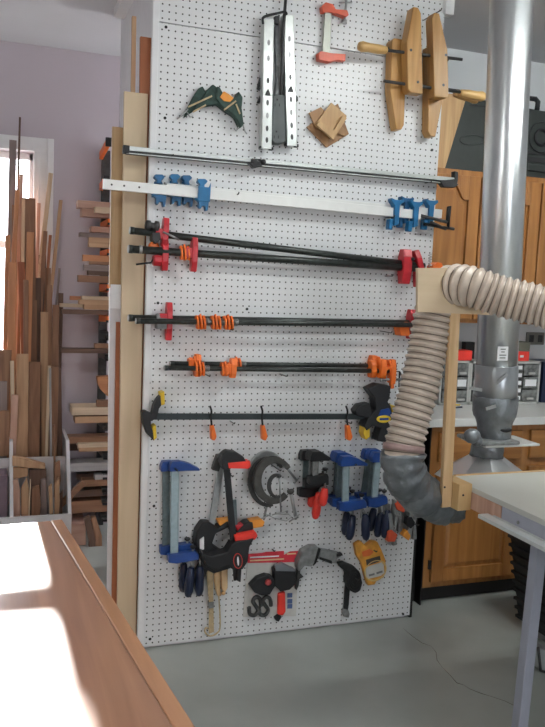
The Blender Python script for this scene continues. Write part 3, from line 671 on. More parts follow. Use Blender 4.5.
c_clamp('rearmost light grey C clamp, its arch showing above the others', 267, 473, 16.5, 20, .022, .014, STEEL, ((284, 464), (297, 481)), ((294, 484), (299, 478)), (15, 235))
c_clamp('dark C clamp between the light rear one and the big front one', 268, 482, 17.5, 23, .060, .014, DGREY, ((268, 500), (264, 519)), ((257, 521), (271, 514)), (40, 285))
c_clamp('largest front grey C clamp with a rounded frame open to the right', 274, 480, 17, 20.5, .100, .021, mat('grey_brown_cast', (.075, .072, .066), .5, .3, var=.2, scale=50), ((290.5, 491), (296, 519)), ((289, 522), (300, 514)), (38, 318), .05)
c_clamp('small C clamp hanging inside the opening of the big front one', 277, 486, 8, 11, .135, .010, DGREY, ((279, 475), (281, 512)), ((272, 515), (288, 511)), (60, 290))
o = thing('wire_bracket', 'bent thin wire hanging under the grey C clamps', 'wire', B(285, 520, .02)); obj('wire', M().tube([B(x, y, .02) for x, y in [(266, 514), (274, 518), (286, 521), (292, 517), (288, 514), (276, 514)]], .002, 6), STEEL, o)
hook(268, 462, .15, 'wire hook carrying the bunch of grey C clamps')

# spring clamps right
for i, (x, y, d, mm, lab) in enumerate([(391, 512, .03, None, 'rearmost steel spring clamp next to the navy handles'), (398, 508, .075, 'hi', 'steel spring clamp with orange red tips, uppermost of the row'), (393, 522, .12, 'lo', 'steel spring clamp with an orange red lower tip, front of the row'), (407, 514, .05, None, 'plain steel spring clamp below the taped elbow'), (413, 516, .1, 'bk', 'rightmost steel spring clamp with black tip at the board edge')]):
    o = thing('spring_clamp', lab, 'clamp', B(x, y + 24, d), 'steel spring clamps')
    m = M(); m.sil([(x - 4, y - 8), (x - 1, y - 8), (x + 1, y + 6), (x - 2, y + 24), (x - 6, y + 22), (x - 3, y + 6)], d - .012, d + .012); obj('jaw', m, STEEL, o, .002)
    m = M(); m.sil([(x + 3, y - 7), (x + 6, y - 6), (x + 3, y + 7), (x + 4, y + 23), (x, y + 24), (x + 1, y + 7)], d - .010, d + .014); obj('jaw', m, MGREY, o, .002)
    obj('spring', M().tube([B(x + .5 + 2 * math.cos(j * .8), y + 6 + 2 * math.sin(j * .8), d - .014 + j * .0009) for j in range(34)], .0018, 5), STEEL, o)
    if mm == 'hi': obj('tip', M().sil([(x - 3, y - 4), (x + 2, y - 7), (x + 10, y - 3), (x + 6, y + 5), (x - 1, y + 2)], d - .016, d + .018), REDC, o, .003)
    if mm == 'lo': obj('tip', M().sil([(x - 5, y + 10), (x - 1, y + 8), (x + 5, y + 13), (x + 2, y + 20), (x - 5, y + 20)], d - .016, d + .018), REDC, o, .003)
    if mm == 'bk': obj('tip', M().sil([(x - 5, y + 2), (x - 1, y + 1), (x + 3, y + 8), (x - 2, y + 13), (x - 6, y + 9)], d - .016, d + .018), BLACK, o, .003); obj('tip', M().sil([(x - 10, y + 20), (x - 6, y + 14), (x - 2, y + 20), (x - 4, y + 25)], d - .016, d + .018), ORANGEY, o, .003)
hook(402, 516, .14, 'wire hook carrying the steel spring clamps')

# blister card
o = thing('blister_pack', 'blister pack with red header card holding a black corner clamp, low on the pegboard', 'package', B(270, 614, .01))
card = obj('card', M().sil([(248, 556), (299, 551), (296, 616), (243, 617)], .008, .011), CARD, o)
obj('header', M().sil([(248.5, 554), (262, 553), (266, 552), (284, 551), (284, 555), (290, 551.5), (299, 551), (298.2, 562), (247.5, 563)], .0112, .0125), CARDR, o)
for x0, y0, x1 in ((250, 557.5, 279), (250, 560.7, 284), (287, 554, 296)):
    obj('print_line', M().bar(B(x0, y0, .013), B(x1, y0 - (x1 - x0) * .05, .013), .0006, .006), PAPER if x0 == 250 and y0 < 560 else mat('yellow_print', (.75, .55, .3), .6), o)
m = M(); m.sil([(250, 586), (258, 578), (266, 575), (272, 576), (277, 584), (270, 595), (262, 596), (255, 593)], .012, .045); m.sil([(274, 570), (280, 565), (288, 567), (296, 570), (296, 584), (290, 590), (281, 592), (275, 586)], .012, .05)
obj('corner_clamp', m, BLACK, o, .004)
obj('top_face', M().sil([(275, 566), (283, 563.5), (296, 570), (295, 571.5), (276, 571)], .03, .052), mat('grey_blue_plate', (.16, .17, .19), .4), o, .001)
obj('knob', M().lathe(B(268, 582, .045), (0, -1, 0), [(0, .014), (.008, .013), (.01, .008)], 16), mat('dull_red', (.40, .05, .05), .5), o)
for cx in (254, 264):
    m = M(); m.tube(spline([B(cx + dx, 605 + dy, .02) for dx, dy in [(-5, 2), (-4, 9), (1, 10), (4, 5), (1, 0), (-1, -4), (2, -8), (6, -6), (7, 1)]], 6), .0085, 8); obj('s_hook', m, DGREY, o)
m = M(); m.sil([(278.5, 594), (285.5, 592), (286, 612), (283, 616), (278, 615)], .012, .03); obj('red_tube', m, REDP, o, .005)
obj('tube_cap', M().sil([(274.5, 618), (279, 615), (282, 617), (279, 622), (276, 621)], .012, .03), BLACK, o, .003)
for y0 in (593, 599, 604): obj('sticker', M().sil([(287.5, y0 + .2), (292.5, y0), (292.2, y0 + 4.5), (287.2, y0 + 4.7)], .0112, .0122), mat('sticker_blue', (.08, .13, .28), .6), o)
hook(272, 549, .03, 'wire hook carrying the red headed blister pack')

# grey die cast corner clamp, strap coil, amber pack
o = thing('corner_vise', 'grey die cast corner clamp right of the blister pack', 'clamp', B(318, 575, .01))
m = M(); m.sil([(298, 563), (303, 552), (312, 547), (319, 547), (320, 552), (316, 562), (312, 567), (305, 566), (300, 572), (298, 570)], .008, .055); obj('body', m, MGREY, o, .005)
m = M(); m.sil([(321, 550), (328, 551), (341, 554), (342, 556), (337, 559), (336, 563), (331, 564), (318, 559)], .008, .045); obj('sliding_block', m, MGREY, o, .004)
m = M(); m.sil([(318.5, 548), (321, 549), (316.5, 563), (313.5, 566)], .03, .058); m.sil([(320, 557), (332, 561), (332, 564), (320, 559.5)], .03, .05); m.sil([(337, 554), (342, 553), (343, 555.5), (337, 557)], .03, .05); obj('rubber_edge', m, RUBBER, o, .001)
m = M(); m.sil([(298, 566), (303, 564), (300, 573), (304, 577), (300, 579), (299, 586), (296.5, 591), (296, 580)], .01, .035); obj('screw_arm', m, DGREY, o, .003)
o = thing('strap_coil', 'coiled black webbing strap with a hanging tail and metal tip', 'strap', B(347, 620, .01))
m = M(); m.sil([(339, 564), (345, 563), (355, 567), (360, 572), (363, 583), (361, 591), (356, 594), (350, 591), (346, 583), (347, 573), (341, 568)], .008, .045); obj('coil', m, RUBBER, o, .008)
for rr in (.4, .62, .84):
    obj('winding', M().tube([B(355 + 7 * rr * math.cos(a), 580 + 13 * rr * math.sin(a), .046) for a in [2 * PI * i / 24 for i in range(24)]], .002, 5, True), BLACK, o)
obj('tail', M().sil([(346, 578), (350, 588), (349, 604), (348, 610), (344, 610), (345, 590)], .012, .02), RUBBER, o, .001)
obj('metal_tip', M().sil([(343.5, 609), (348.5, 610), (350, 614), (349, 618), (344, 617), (342.5, 614)], .009, .024), MGREY, o, .003)
hook(352, 575, .06, 'wire hook carrying the black strap coil')
o = thing('band_clamp_pack', 'amber plastic package with a pale label, below the navy clamp handles', 'package', B(373, 584, .01))
m = M(); m.sil([(355, 545), (361, 541), (366, 546), (372, 541), (378, 542), (382, 550), (386, 560), (386.5, 570), (384, 578), (377, 581), (375, 585), (368, 586), (365, 576), (362, 564), (357, 556)], .008, .036); obj('pouch', m, AMBERB, o, .006)
m = M(); m.sil([(362, 552), (370, 549), (374, 552), (370, 556), (363, 557)], .03, .039); obj('red_blot', m, mat('orange_red_print', (.72, .16, .04), .5), o, .002)
m = M(); m.sil([(366, 560), (380, 556), (381, 561), (367, 566)], .03, .0385); obj('dark_panel', m, mat('dark_print', (.07, .06, .05), .6), o, .001)
m = M(); m.sil([(366, 569), (369, 566.5), (382, 562.5), (384, 565), (384.5, 573), (381, 576), (369, 579), (366.5, 577)], .03, .0405); obj('label_panel', m, CARD, o, .002)
for P in ([(369, 575.5), (374.5, 574)], [(376.5, 573.3), (382.5, 571.4)]):
    obj('print_word', M().bar(B(*P[0], .041), B(*P[1], .041), .0008, .009), mat('grey_print', (.2, .2, .2), .7), o)
obj('ring', M().tube([B(375.3 + 10.5 * math.cos(a), 570.5 + 10 * math.sin(a) - 2 * math.cos(a), .036) for a in [2 * PI * i / 30 for i in range(30)]], .0035, 7, True), mat('pale_ring', (.7, .5, .2), .4), o)
hook(371, 548, .05, 'wire hook carrying the amber package')

# ------------------------------------------------------------------ boards standing beside the partition, faces to the viewer
def standing(name, lab, pl, pr, ptop, pbot, Y, th, mm, cat='board', grp='boards beside the partition'):
    """pl, pr: left and right edges (px at the top, px at y = 600); board spans ptop..pbot"""
    a, b = at(pl[0], ptop, 1, Y), at(pr[0], ptop, 1, Y); c, d = at(pl[1], pbot if pbot else 600, 1, Y), at(pr[1], pbot if pbot else 600, 1, Y)
    if not pbot:
        for p, q in ((c, a), (d, b)):
            k = (q.z - .001) / (q.z - p.z); p.x = q.x + (p.x - q.x) * k; p.z = .001
    z = (a.z + b.z) / 2; a.z = b.z = z; z = (c.z + d.z) / 2; c.z = d.z = z
    return tag(obj(name, M().prism([a, b, d, c], (0, th, 0)), mm, None, .001), lab, cat, grp)
standing('plywood_strip', 'wide pale birch plywood strip standing at the left edge of the pegboard', (124.3, 117.3), (148, 136.5), 92.5, None, .016, .018, PLY)
standing('brown_plank', 'orange brown plank end showing above the birch plywood strip', (140.5, 134), (152, 141), 37, None, .037, .02, LW['red'][0])
standing('narrow_batten', 'narrow tan batten rising to the beam, left of the orange brown plank', (132.3, 124), (136.5, 128), 16, None, .060, .02, LW['tan'][0])
standing('white_shelf_board', 'tall white melamine board behind the red brown strip, left of the plywood', (109.5, 107.0), (124, 119), 288, None, .085, .016, WHITEM)
standing('oak_board', 'upper tan oak board with rough grain, left of the plywood strip', (112.5, 109.3), (124.8, 122.0), 127, 287, .060, .020, wood('oak_board', (.36, .22, .10), (.47, .31, .16), 'z', 10))
standing('red_brown_strip', 'red brown thin strip of wood standing in front of the white board', (116.3, 111.8), (120.3, 117.0), 322, None, .066, .014, LW['red'][0])
standing('white_strip', 'narrow white strip standing between the red brown strip and the plywood', (120.8, 117.3), (124, 121), 310, None, .062, .012, WHITE)
standing('paper_sheet', 'small white paper sheet pinned below the tan oak board', (110.6, 110.0), (122.3, 121.7), 284.5, 308.5, .0585, .001, PAPER, 'paper', None)

# ------------------------------------------------------------------ lumber rack on the far wall
rk = thing('lumber_rack', 'black wall standard with orange tipped cantilever arms on the far wall', 'rack', (.025, 1.63, 0))
obj('standard', M().span((.005, 1.615, 0), (.05, 1.648, 2.2)), DGREY, rk)
def plank(name, px, pt, pb, Y, key, lab, grp, dep=.08, x1=.55, tilt=0):
    a, b = at(px, pt, 1, Y), at(px, pb, 1, Y)
    m = M().span((a.x, Y, b.z), (x1, Y + dep, a.z))
    return tag(obj(name, m, LW[key][1], None, .0015), lab, 'lumber', grp)
def arm(pt, lean_=True, Y=1.30, s=1.0):
    z = at(102, pt, 1, Y).z - .006
    c = V((.022, Y, z))
    m = M(); m.prism([V((.0, 1.615, z - .05)), V((.0, 1.615, z - .005)), V((.0, Y, z)), V((.0, Y, z - .022 * s)), V((.0, Y + .03, z - .03))], (.05, 0, 0))
    a = obj('arm', m, ORANGE if s > .5 else DGREY, rk, .002)
    obj('end_stop', M().span((.0, Y - .008, z - .034), (.05, Y, z - .022)), BLACK, a)
G1 = 'boards on the upper lumber rack'
for pt in (217, 247.5, 283, 315): arm(pt)
arm(333, s=.45)
def uparm(p, q):
    a, b = at(*p, 1, 1.62), at(*q, 1, 1.30); m = M(); m.bar(a, b, .02, .04, (1, 0, 0)); ar = obj('arm', m, ORANGE, rk, .002); obj('end_stop', M().box(b, (.03, .02, .045)), BLACK, ar)
uparm((101, 156), (108.5, 142)); uparm((101, 187), (106, 180))
Z = [
 ('board', 82, 208, 216, 1.36, 'pink', 'pinkish board, lower left one on the uppermost loaded rack arm', .1), ('board', 78, 200, 207.5, 1.36, 'pink', 'light pink board with a square end, top of the uppermost loaded rack arm', .1), ('board', 95, 206.5, 212.5, 1.31, 'pale', 'pale short stick nearest on the uppermost loaded rack arm', .045),
 ('board', 80, 232.0, 236.5, 1.37, 'grey', 'long thin grey board of the second rack layer', .08), ('board', 91, 226, 232, 1.37, 'pink', 'short pinkish block on top of the thin grey board', .08), ('board', 89, 237, 247, 1.31, 'tan', 'tan offcut with a pale end just above the second orange arm', .055),
 ('board', 78, 275, 282, 1.31, 'brown', 'brown bar sticking out left on the third orange arm', .05), ('board', 84, 264.5, 270.5, 1.31, 'grey', 'rounded grey brown bar, middle of the third rack layer', .05), ('board', 83, 254.5, 261, 1.31, 'orange', 'thin orange brown board on top of the third rack layer', .05), ('board', 88, 270.5, 275, 1.31, 'dark', 'dark flat bar between the brown bar and the grey bar', .05), ('board', 90, 261, 264.4, 1.31, 'brown', 'thin brown lath above the rounded grey bar', .05),
 ('board', 62, 309.5, 314, 1.31, 'dark', 'long dark board lowest on the fourth orange arm, reaching the standing lumber', .06), ('board', 60, 303.5, 307, 1.45, 'pale', 'long pale batten behind, reaching left to the standing lumber', .05), ('board', 84, 304.5, 309.4, 1.31, 'tan', 'tan board on the long dark board of the fourth layer', .06), ('board', 79, 299.5, 304.4, 1.31, 'tan', 'tan board with stepped end above, fourth layer middle', .06), ('board', 82, 296, 299.4, 1.31, 'pale', 'pale thin board, topmost of the fourth layer', .06), ('board', 70, 296, 300, 1.50, 'orange', 'short orange stick poking out behind the fourth layer', .03),
 ('board', 61, 348.5, 353, 1.31, 'dark', 'single dark board on its own below the fourth layer', .07), ('board', 95, 344, 348.4, 1.31, 'brown', 'brown offcut lying on the single dark board', .06),
]
for n_, px, a_, b_, Y_, key, lab, dep in Z: plank('board', px, a_, b_, Y_, key, lab, G1, dep)
arm(353.5, s=.4)
G2 = 'boards on the lower lumber rack'
Z2 = [
 ('board', 75, 416.5, 423.5, 1.32, 'tan', 'brown board with dark shadow gap under the pale thick board', .1), ('board', 72, 407.5, 415.5, 1.30, 'pale', 'thick pale board, upper one of the lower rack', .14), ('board', 97, 401, 407.4, 1.30, 'brown', 'small brown block lying on the thick pale board', .05),
 ('board', 79, 448, 452, 1.30, 'tan', 'thin tan board lowest of the layered stack below the pale board', .1), ('board', 78, 444, 447.9, 1.30, 'pale', 'thin pale board in the layered stack below the thick pale board', .1), ('board', 66, 437.5, 443.9, 1.34, 'brown', 'long brown board on top of the layered stack', .1), ('board', 66, 444, 451, 1.44, 'dark', 'dark board end behind the layered stack', .05),
 ('board', 66, 464, 472, 1.30, 'white', 'long whitish panel edge below the layered stack', .12), ('board', 95, 475, 480, 1.30, 'white', 'short whitish block below the long whitish panel', .06), ('board', 77, 474.5, 480, 1.37, 'dark', 'short dark block behind the short whitish block', .06),
 ('board', 82, 480.2, 487, 1.30, 'brown', 'brown board under the short whitish block', .1), ('board', 74, 491, 497.5, 1.33, 'dark', 'dark board second from the bottom of the lower rack', .1), ('board', 66, 502, 514, 1.33, 'brown', 'wide brown board at the bottom of the lower rack', .12),
]
for n_, px, a_, b_, Y_, key, lab, dep in Z2: plank('board', px, a_, b_, Y_, key, lab, G2, dep)
for pt in (424, 452.5, 472.5, 487.5, 498, 514.5): arm(pt, s=.4)
gz = [at(x, y, 1, 1.30) for x, y in ((97, 377), (112, 376), (112, 396), (107, 396), (101, 390), (98, 384))]
tag(obj('plywood_gusset', M().prism(gz, (0, .05, 0)), LW['orange'][1], None, .001), 'orange brown gusset shaped offcut jutting out above the thick pale board', 'lumber')
a, b = at(84, 482, 1, 1.22), at(58, 507, 1, 1.22)
tag(obj('board', M().bar(a, b, .03, .03), LW['brown'][1], None, .001), 'brown stick slanting down left from the lower rack to the bins', 'lumber', G2)
for P, lab in (([(84, 519), (90, 517), (96, 540), (95, 562), (88, 562), (89, 542)], 'left of two curved dark brown legs standing under the rack'), ([(91, 518), (96, 517), (102, 536), (102, 562), (95, 562), (95, 540)], 'right of two curved dark brown legs standing under the rack')):
    z0 = at(90, 562, 1, 1.30).z
    tag(obj('curved_leg', M().prism([at(x, y, 1, 1.25) for x, y in P], (0, .04, 0)), LW['dark' if 'left' in lab else 'brown'][0], None, .003), lab, 'lumber', 'curved brown legs')
tag(obj('timber_block', M().span((at(70, 530, 1, 1.28).x, 1.28, .001), (at(86, 530, 1, 1.28).x, 1.5, at(78, 524, 1, 1.28).z)), LW['pink'][1], None, .003), 'pinkish timber block on the floor beside the curved dark legs', 'lumber')

# ------------------------------------------------------------------ offcut cart
cx0, cx1 = -1.15, -.195
ct = thing('offcut_bin', 'white two tier offcut bin holding the standing lumber in front of the window', 'bin', ((cx0 + cx1) / 2, 1.3, 0))
prof = [(1.08, .0), (1.08, .245), (1.27, .60), (1.60, .60), (1.60, 0)]
for x in (cx1, -.484, -.80, cx0):
    obj('side_panel', M().prism([V((x - .009, y, z)) for y, z in prof], (.018, 0, 0)), WHITEM, ct, .001)
obj('riser', M().span((cx0, 1.29, .02), (cx1 - .01, 1.305, .505)), WHITEM, ct)
obj('front_lip', M().span((cx0, 1.065, .02), (cx1 + .006, 1.079, .25)), WHITEM, ct)
obj('bottom_panel', M().span((cx0, 1.08, .02), (cx1 - .01, 1.6, .04)), WHITEM, ct)
GS = 'lumber standing in the offcut bin'
STK = []
def stick(pb, pt, w_, key, lab, Yb=1.42, Yt=1.55, dep=.025, name='lumber_stick', zb=None):
    STK.append((Yb + Yt * .5, pb, pt, max(w_ * 1.25, .011), key, lab, name, min(dep, .0185)))
def lean_at(px, py, a, k=.03):                    # point of the leaning layer y = a + k z
    d = _fw + CR * ((px - 272.5) / F) - CU * ((py - 363.5) / F)
    return POS + d * ((a + k * POS.z - POS.y) / (d.y - k * d.z))
def build_sticks():
    """front to back: every stick leans in the first layer that is free behind the ones it overlaps"""
    done = []
    for _, pb, pt, w_, key, lab, name, dep in sorted(STK, key=lambda q: q[0]):
        sl = (pt[0] - pb[0]) / (pt[1] - pb[1]); hw = w_ * 84 + .35; lay = 0
        for q in done:
            y0 = max(pt[1], q[1]) - 4
            if any(abs((pt[0] + sl * (y - pt[1])) - (q[0] + q[2] * (y - q[1]))) < hw + q[3] for y in [y0 + (548 - y0) * n / 40 for n in range(41)]): lay = max(lay, q[4] + 1)
        done.append((pt[0], pt[1], sl, hw, lay))
        a = 1.318 + .0195 * min(lay, 10.5)
        t_ = lean_at(*pt, a); b_ = lean_at(*pb, a); d = t_ - b_; b_ = b_ - d * ((b_.z - .046) / d.z)
        nrm = V((0, 1, -.03)).normalized()
        tag(obj(name, M().bar(b_ + nrm * dep / 2, t_ + nrm * dep / 2, dep, w_, nrm), LW[key][0], None, .0015), lab, 'lumber', GS)
stick((10, 300), (13, 140), .030, 'grey', 'tall grey brown plank in front of the window, its end on the window head', 1.50, 1.60, name='plank')
stick((10, 330), (17.5, 190), .018, 'orange', 'orange brown stick just right of the tall grey plank')
stick((17, 300), (21.5, 174), .016, 'pink', 'purplish thin stick against the bright glass', 1.46, 1.58)
stick((14, 330), (20, 117), .007, 'dark', 'thinnest and tallest dark rod rising above the window', 1.52, 1.61, .008)
stick((30, 400), (28.5, 198), .058, 'brown', 'wide brown plank with a square top at the window corner', 1.40, 1.50, name='plank')
stick((22, 340), (23.5, 199), .014, 'pale', 'light edged lath along the left of the wide brown plank', 1.38, 1.47)
stick((26, 380), (26, 280), .02, 'brown', 'brown stick before the wide brown plank', 1.36, 1.42)
stick((35, 330), (39, 203), .014, 'pink', 'thin pinkish stick beside the window casing', 1.52, 1.60)
stick((34, 320), (51, 173), .019, 'pale', 'pale stick leaning strongly right beside the window casing', 1.52, 1.60)
stick((39, 330), (45.5, 231), .018, 'brown', 'brown stick under the pale leaning one', 1.42, 1.55)
stick((42, 345), (50.5, 235), .012, 'red', 'thin red brown stick right of the leaning pale one', 1.52, 1.60)
stick((47, 330), (61, 200), .015, 'tan', 'tan stick leaning right, rightmost tall one before the mauve wall', 1.52, 1.60)
stick((54, 340), (59.5, 268), .010, 'grey', 'thin grey stick in front of the mauve wall', 1.52, 1.60)
stick((58, 400), (61, 293), .022, 'dark', 'dark stick at the right end of the lumber bin', 1.42, 1.52)
stick((55, 400), (56, 305), .028, 'brown', 'brown board near the right end of the lumber bin', 1.38, 1.46, name='plank')
stick((50, 410), (49.5, 285), .022, 'brown', 'dull brown board left of the right end boards', 1.40, 1.48)
stick((44, 430), (44.5, 312), .032, 'tan', 'tan orange board in the middle front of the bin', 1.36, 1.43, name='plank')
stick((38, 430), (37.5, 278), .030, 'dark', 'dark board behind the tan orange one', 1.42, 1.49, name='plank')
stick((33, 430), (33, 300), .034, 'brown', 'reddish dark board left of the tan orange one', 1.40, 1.47, name='plank')
stick((22, 450), (22.5, 354), .050, 'tan', 'wide light tan board, front left of the upper tier', 1.325, 1.36, name='plank')
stick((33.5, 450), (35, 362), .050, 'brown', 'wide brown board right beside the light tan one', 1.325, 1.36, name='plank')
stick((13.5, 450), (12, 361), .016, 'pale', 'narrow pale board left of the light tan one', 1.32, 1.35)
stick((12.5, 450), (15, 395), .028, 'pink', 'short pinkish board before the narrow pale one', 1.31, 1.33)
stick((46.5, 452), (49.5, 366), .012, 'pale', 'pale lath standing before the dark gap at bin middle', 1.33, 1.37)
stick((40, 450), (39.5, 365), .014, 'dark', 'short dark lath beside the wide brown board', 1.34, 1.37)
stick((53, 450), (55, 367), .034, 'brown', 'brown board with a weathered face at upper right tier', 1.33, 1.37, name='plank')
stick((51, 452), (50.2, 368), .008, 'white', 'thin grey white lath beside the weathered board', 1.32, 1.345)
stick((60, 452), (59, 369), .02, 'dark', 'dark slim board at the right side panel', 1.33, 1.37)
stick((17, 420), (18, 205), .05, 'brown', 'broad reddish plank behind the thin sticks at the window', 1.47, 1.56, name='plank')
stick((11, 420), (12.5, 262), .034, 'orange', 'orange brown plank low in front of the tall grey plank', 1.44, 1.50, name='plank')
stick((28, 430), (21, 262), .03, 'red', 'red brown board crossing before the wide brown plank', 1.39, 1.44, name='plank')
stick((41, 400), (42, 255), .036, 'dark', 'dark brown plank behind the tan orange board', 1.47, 1.53, name='plank')
stick((48, 400), (47.5, 268), .030, 'brown', 'brown plank between the leaning sticks and the dull board', 1.45, 1.52, name='plank')
stick((26, 420), (30.5, 232), .03, 'orange', 'orange brown stick on the face of the wide brown plank', 1.375, 1.46)
stick((4, 400), (8, 235), .020, 'orange', 'orange brown stick against the lower window glass', 1.42, 1.55)
stick((2, 400), (5, 350), .055, 'brown', 'red brown plank below the window at left frame edge', 1.40, 1.47, name='plank')
build_sticks()
for i, (y0, y1, Y, key, lab) in enumerate([(382, 412, 1.34, 'grey', 'greyish box end in the upper tier at the left edge'), (411, 456, 1.325, 'brown', 'brown box side in the upper tier at the left edge')]):
    a, b = at(-14, y0, 1, Y), at(9.2 if i else 7, y1, 1, Y); 
    tag(obj('wood_offcut', M().span((a.x, Y, max(b.z, .042)) if i else (a.x, Y + .02, .042), (b.x, Y + (.015 if i else .035), a.z)), LW[key][0], None, .001), lab, 'lumber', GS)
for i, (y0, y1, lab) in enumerate([(476, 482, 'top of three purplish boxes in the lower left tier'), (482.3, 496, 'middle of three purplish boxes in the lower left tier'), (496.3, 524, 'bottom of three purplish boxes in the lower left tier')]):
    a, b = at(-14, y0, 1, 1.12), at(7.2, y1, 1, 1.12)
    tag(obj('wood_box', M().span((a.x, 1.12, max(b.z, .043)), (b.x, 1.27, a.z)), mat('purple_grey_box', (.17, .12, .15), .6), None, .002), lab, 'box', 'stacked boxes in the bin')
GO = 'offcuts in the front tier'
def short(pts, Y, dep, key, lab, zf=False):
    P = [at(x, y, 1, Y) for x, y in pts]
    if zf:
        zm = min(p.z for p in P)
        for p in P:
            if p.z < zm + .05: p.z = .043
    tag(obj('wood_offcut', M().prism(P, (0, dep, 0)), LW[key][0], None, .0015), lab, 'lumber', GO)
short([(12.5, 457), (21, 458), (45.5, 465), (45, 469), (28, 468), (12.5, 466)], 1.20, .05, 'tan', 'brown board lying aslant on top of the front tier offcuts')
short([(13, 468), (28, 468), (28, 476), (13, 480)], 1.22, .03, 'tan', 'tan block with a pale stripe below the slanting board')
short([(13, 481), (18, 479), (20, 490), (21, 521), (12.5, 521)], 1.16, .03, 'pink', 'pinkish offcut standing at the left of the front tier', True)
short([(21, 489), (27, 478), (29, 490), (29, 521), (22, 521)], 1.18, .03, 'tan', 'tan offcut standing right of the pinkish one', True)
short([(30, 480), (31, 480), (30, 508), (29, 521), (27, 521)], 1.13, .02, 'pale', 'pale splinter leaning in the front tier', True)
short([(29, 470), (46, 469), (46, 480), (42, 488), (38, 521), (30, 521)], 1.22, .04, 'dark', 'dark grey board standing in the middle of the front tier', True)
short([(32, 488), (39, 486), (41, 505), (37, 521), (31, 521)], 1.17, .03, 'brown', 'brown offcut in front of the dark grey board', True)
short([(41, 480), (46, 479), (48, 521), (40, 521)], 1.20, .03, 'grey', 'grey brown offcut right of the dark grey board', True)
short([(48.5, 487), (52, 484), (55, 521), (52, 521)], 1.14, .02, 'tan', 'tan stick in the right part of the front tier', True)
short([(53, 425), (54.5, 425), (56, 470), (57, 490), (54, 490)], 1.24, .02, 'brown', 'thin brown stake rising from the front tier to the upper tier')
short([(55, 464), (60, 461), (61, 480), (58, 496), (54, 498)], 1.20, .03, 'brown', 'brown chunk under the thin stake at right')
short([(55, 484), (59, 477), (60, 500), (57, 521), (54, 521)], 1.15, .02, 'tan', 'light brown offcut before the right side panel', True)
short([(58, 497), (63, 490), (62, 521), (57, 521)], 1.18, .02, 'dark', 'dark offcut in the right corner of the front tier', True)

# ------------------------------------------------------------------ bench in the foreground
cor = V((-.398, -.915, .85)); ey = V((-.109, 1.032, 0)).normalized(); ex = V((ey.y, -ey.x, 0))
bt = thing('workbench', 'varnished brown wooden workbench top with sunlight on it, lower left foreground', 'workbench', cor - ex * .5 - ey * .9 - V((0, 0, .85)))
def bq(m, x0, x1, y0, y1, z0, z1):
    return m.prism([cor + ex * x + ey * y + V((0, 0, z0 - .85)) for x, y in ((x0, y0), (x1, y0), (x1, y1), (x0, y1))], (0, 0, z1 - z0))
obj('top', bq(M(), -1.2, -.030, -1.75, -.0, .80, .849), BENCH, bt, .003)
obj('edge_band', bq(M(), -.0298, .0, -1.75, .0, .785, .8494), BENCHE, bt, .0025)
obj('apron', bq(M(), -1.15, -.06, -1.70, -.05, .70, .80), BENCHE, bt)
for x in (-1.12, -.16):
    for y in (-1.68, -.16): obj('leg', bq(M(), x, x + .09, y, y + .09, 0, .70), BENCHE, bt)

# ------------------------------------------------------------------ duct
p1, p0 = V((1.177, -.5, ZC - .001)), V((1.235, -.5, 1.19))
dt = thing('metal_duct', 'tall shiny galvanised dust collection duct rising to the ceiling', 'duct', (1.22, -.5, .8))
ax = (p1 - p0).normalized()
obj('pipe', M().lathe(p0, ax, [(0, .077), ((p1 - p0).length, .077)], 40), DUCTM, dt)
m = M(); m.lathe(p0, -ax, [(-.03, .079), (-.028, .0805), (.05, .081), (.105, .083), (.106, .079)], 36); obj('sleeve', m, mat('dull_sleeve', (.36, .375, .39), .3, .75, var=.12, scale=14), dt)
m = M(); m.lathe(p0, -ax, [(.09, .084), (.092, .0855), (.12, .086), (.15, .084), (.165, .081), (.18, .073), (.20, .066), (.215, .064), (.23, .063), (.245, .062), (.262, .062)], 26); crumple(m, .0022, 5); obj('taped_reducer', m, TAPE, dt)
for px0, py0, px1, py1 in ((497, 383, 507, 374), (486, 409, 496, 406), (470, 388, 482, 390)):
    obj('tape_strip', M().bar(at(px0, py0, 1, -.588), at(px1, py1, 1, -.588), .004, .012, (0, 1, 0)), STEEL, dt)
c = at(502.5, 353.5, 1, -.578)
st = obj('sticker', M().box(c, (.046, .004, .052)), PAPER, dt)
for dz, w_ in ((.016, .022), (.006, .014), (-.006, .030), (-.016, .024)): obj('print_line', M().box(c + V((0, -.0024, dz)), (w_, .001, .004)), MGREY, dt)
gate = V((1.22, -.5, .928))
obj('gate_plate', M().span((1.15, -.585, .917), (1.395, -.42, .926)), PALEM, dt, .002)
m = M(); m.span((1.13, -.59, .926), (1.30, -.42, .94)); obj('gate_body', m, MGREY, dt, .004)
m = M(); m.ball(at(472, 436, 1, -.60), .030, 12, (1.1, .9, .95)); m.ball(at(477, 441, 1, -.60), .022); obj('wing_nut', m, TAPE, dt)
m = M(); m.ball(at(506, 430, 1, -.56), .012, 10, (2.2, 1, .8)); obj('latch', m, BLACK, dt)
obj('taped_neck', crumple(M().lathe((1.218, -.5, .917), (0, 0, -1), [(0, .058), (.01, .061), (.025, .063), (.04, .062), (.050, .064)], 24), .002, 6), TAPE, dt)
m = M(); zt, zb = .868, .782
top = [V((1.218 + .062 * math.cos(a), -.5 + .062 * math.sin(a), zt)) for a in [2 * PI * i / 8 + PI / 8 for i in range(8)]]
bot = [V((1.215 + .175 * x, -.5 + .175 * y, zb)) for x, y in ((1, .45), (.45, 1), (-.45, 1), (-1, .45), (-1, -.45), (-.45, -1), (.45, -1), (1, -.45))]
m.quadstrip([top, bot], smooth=False); obj('hood', m, DUCTM, dt)

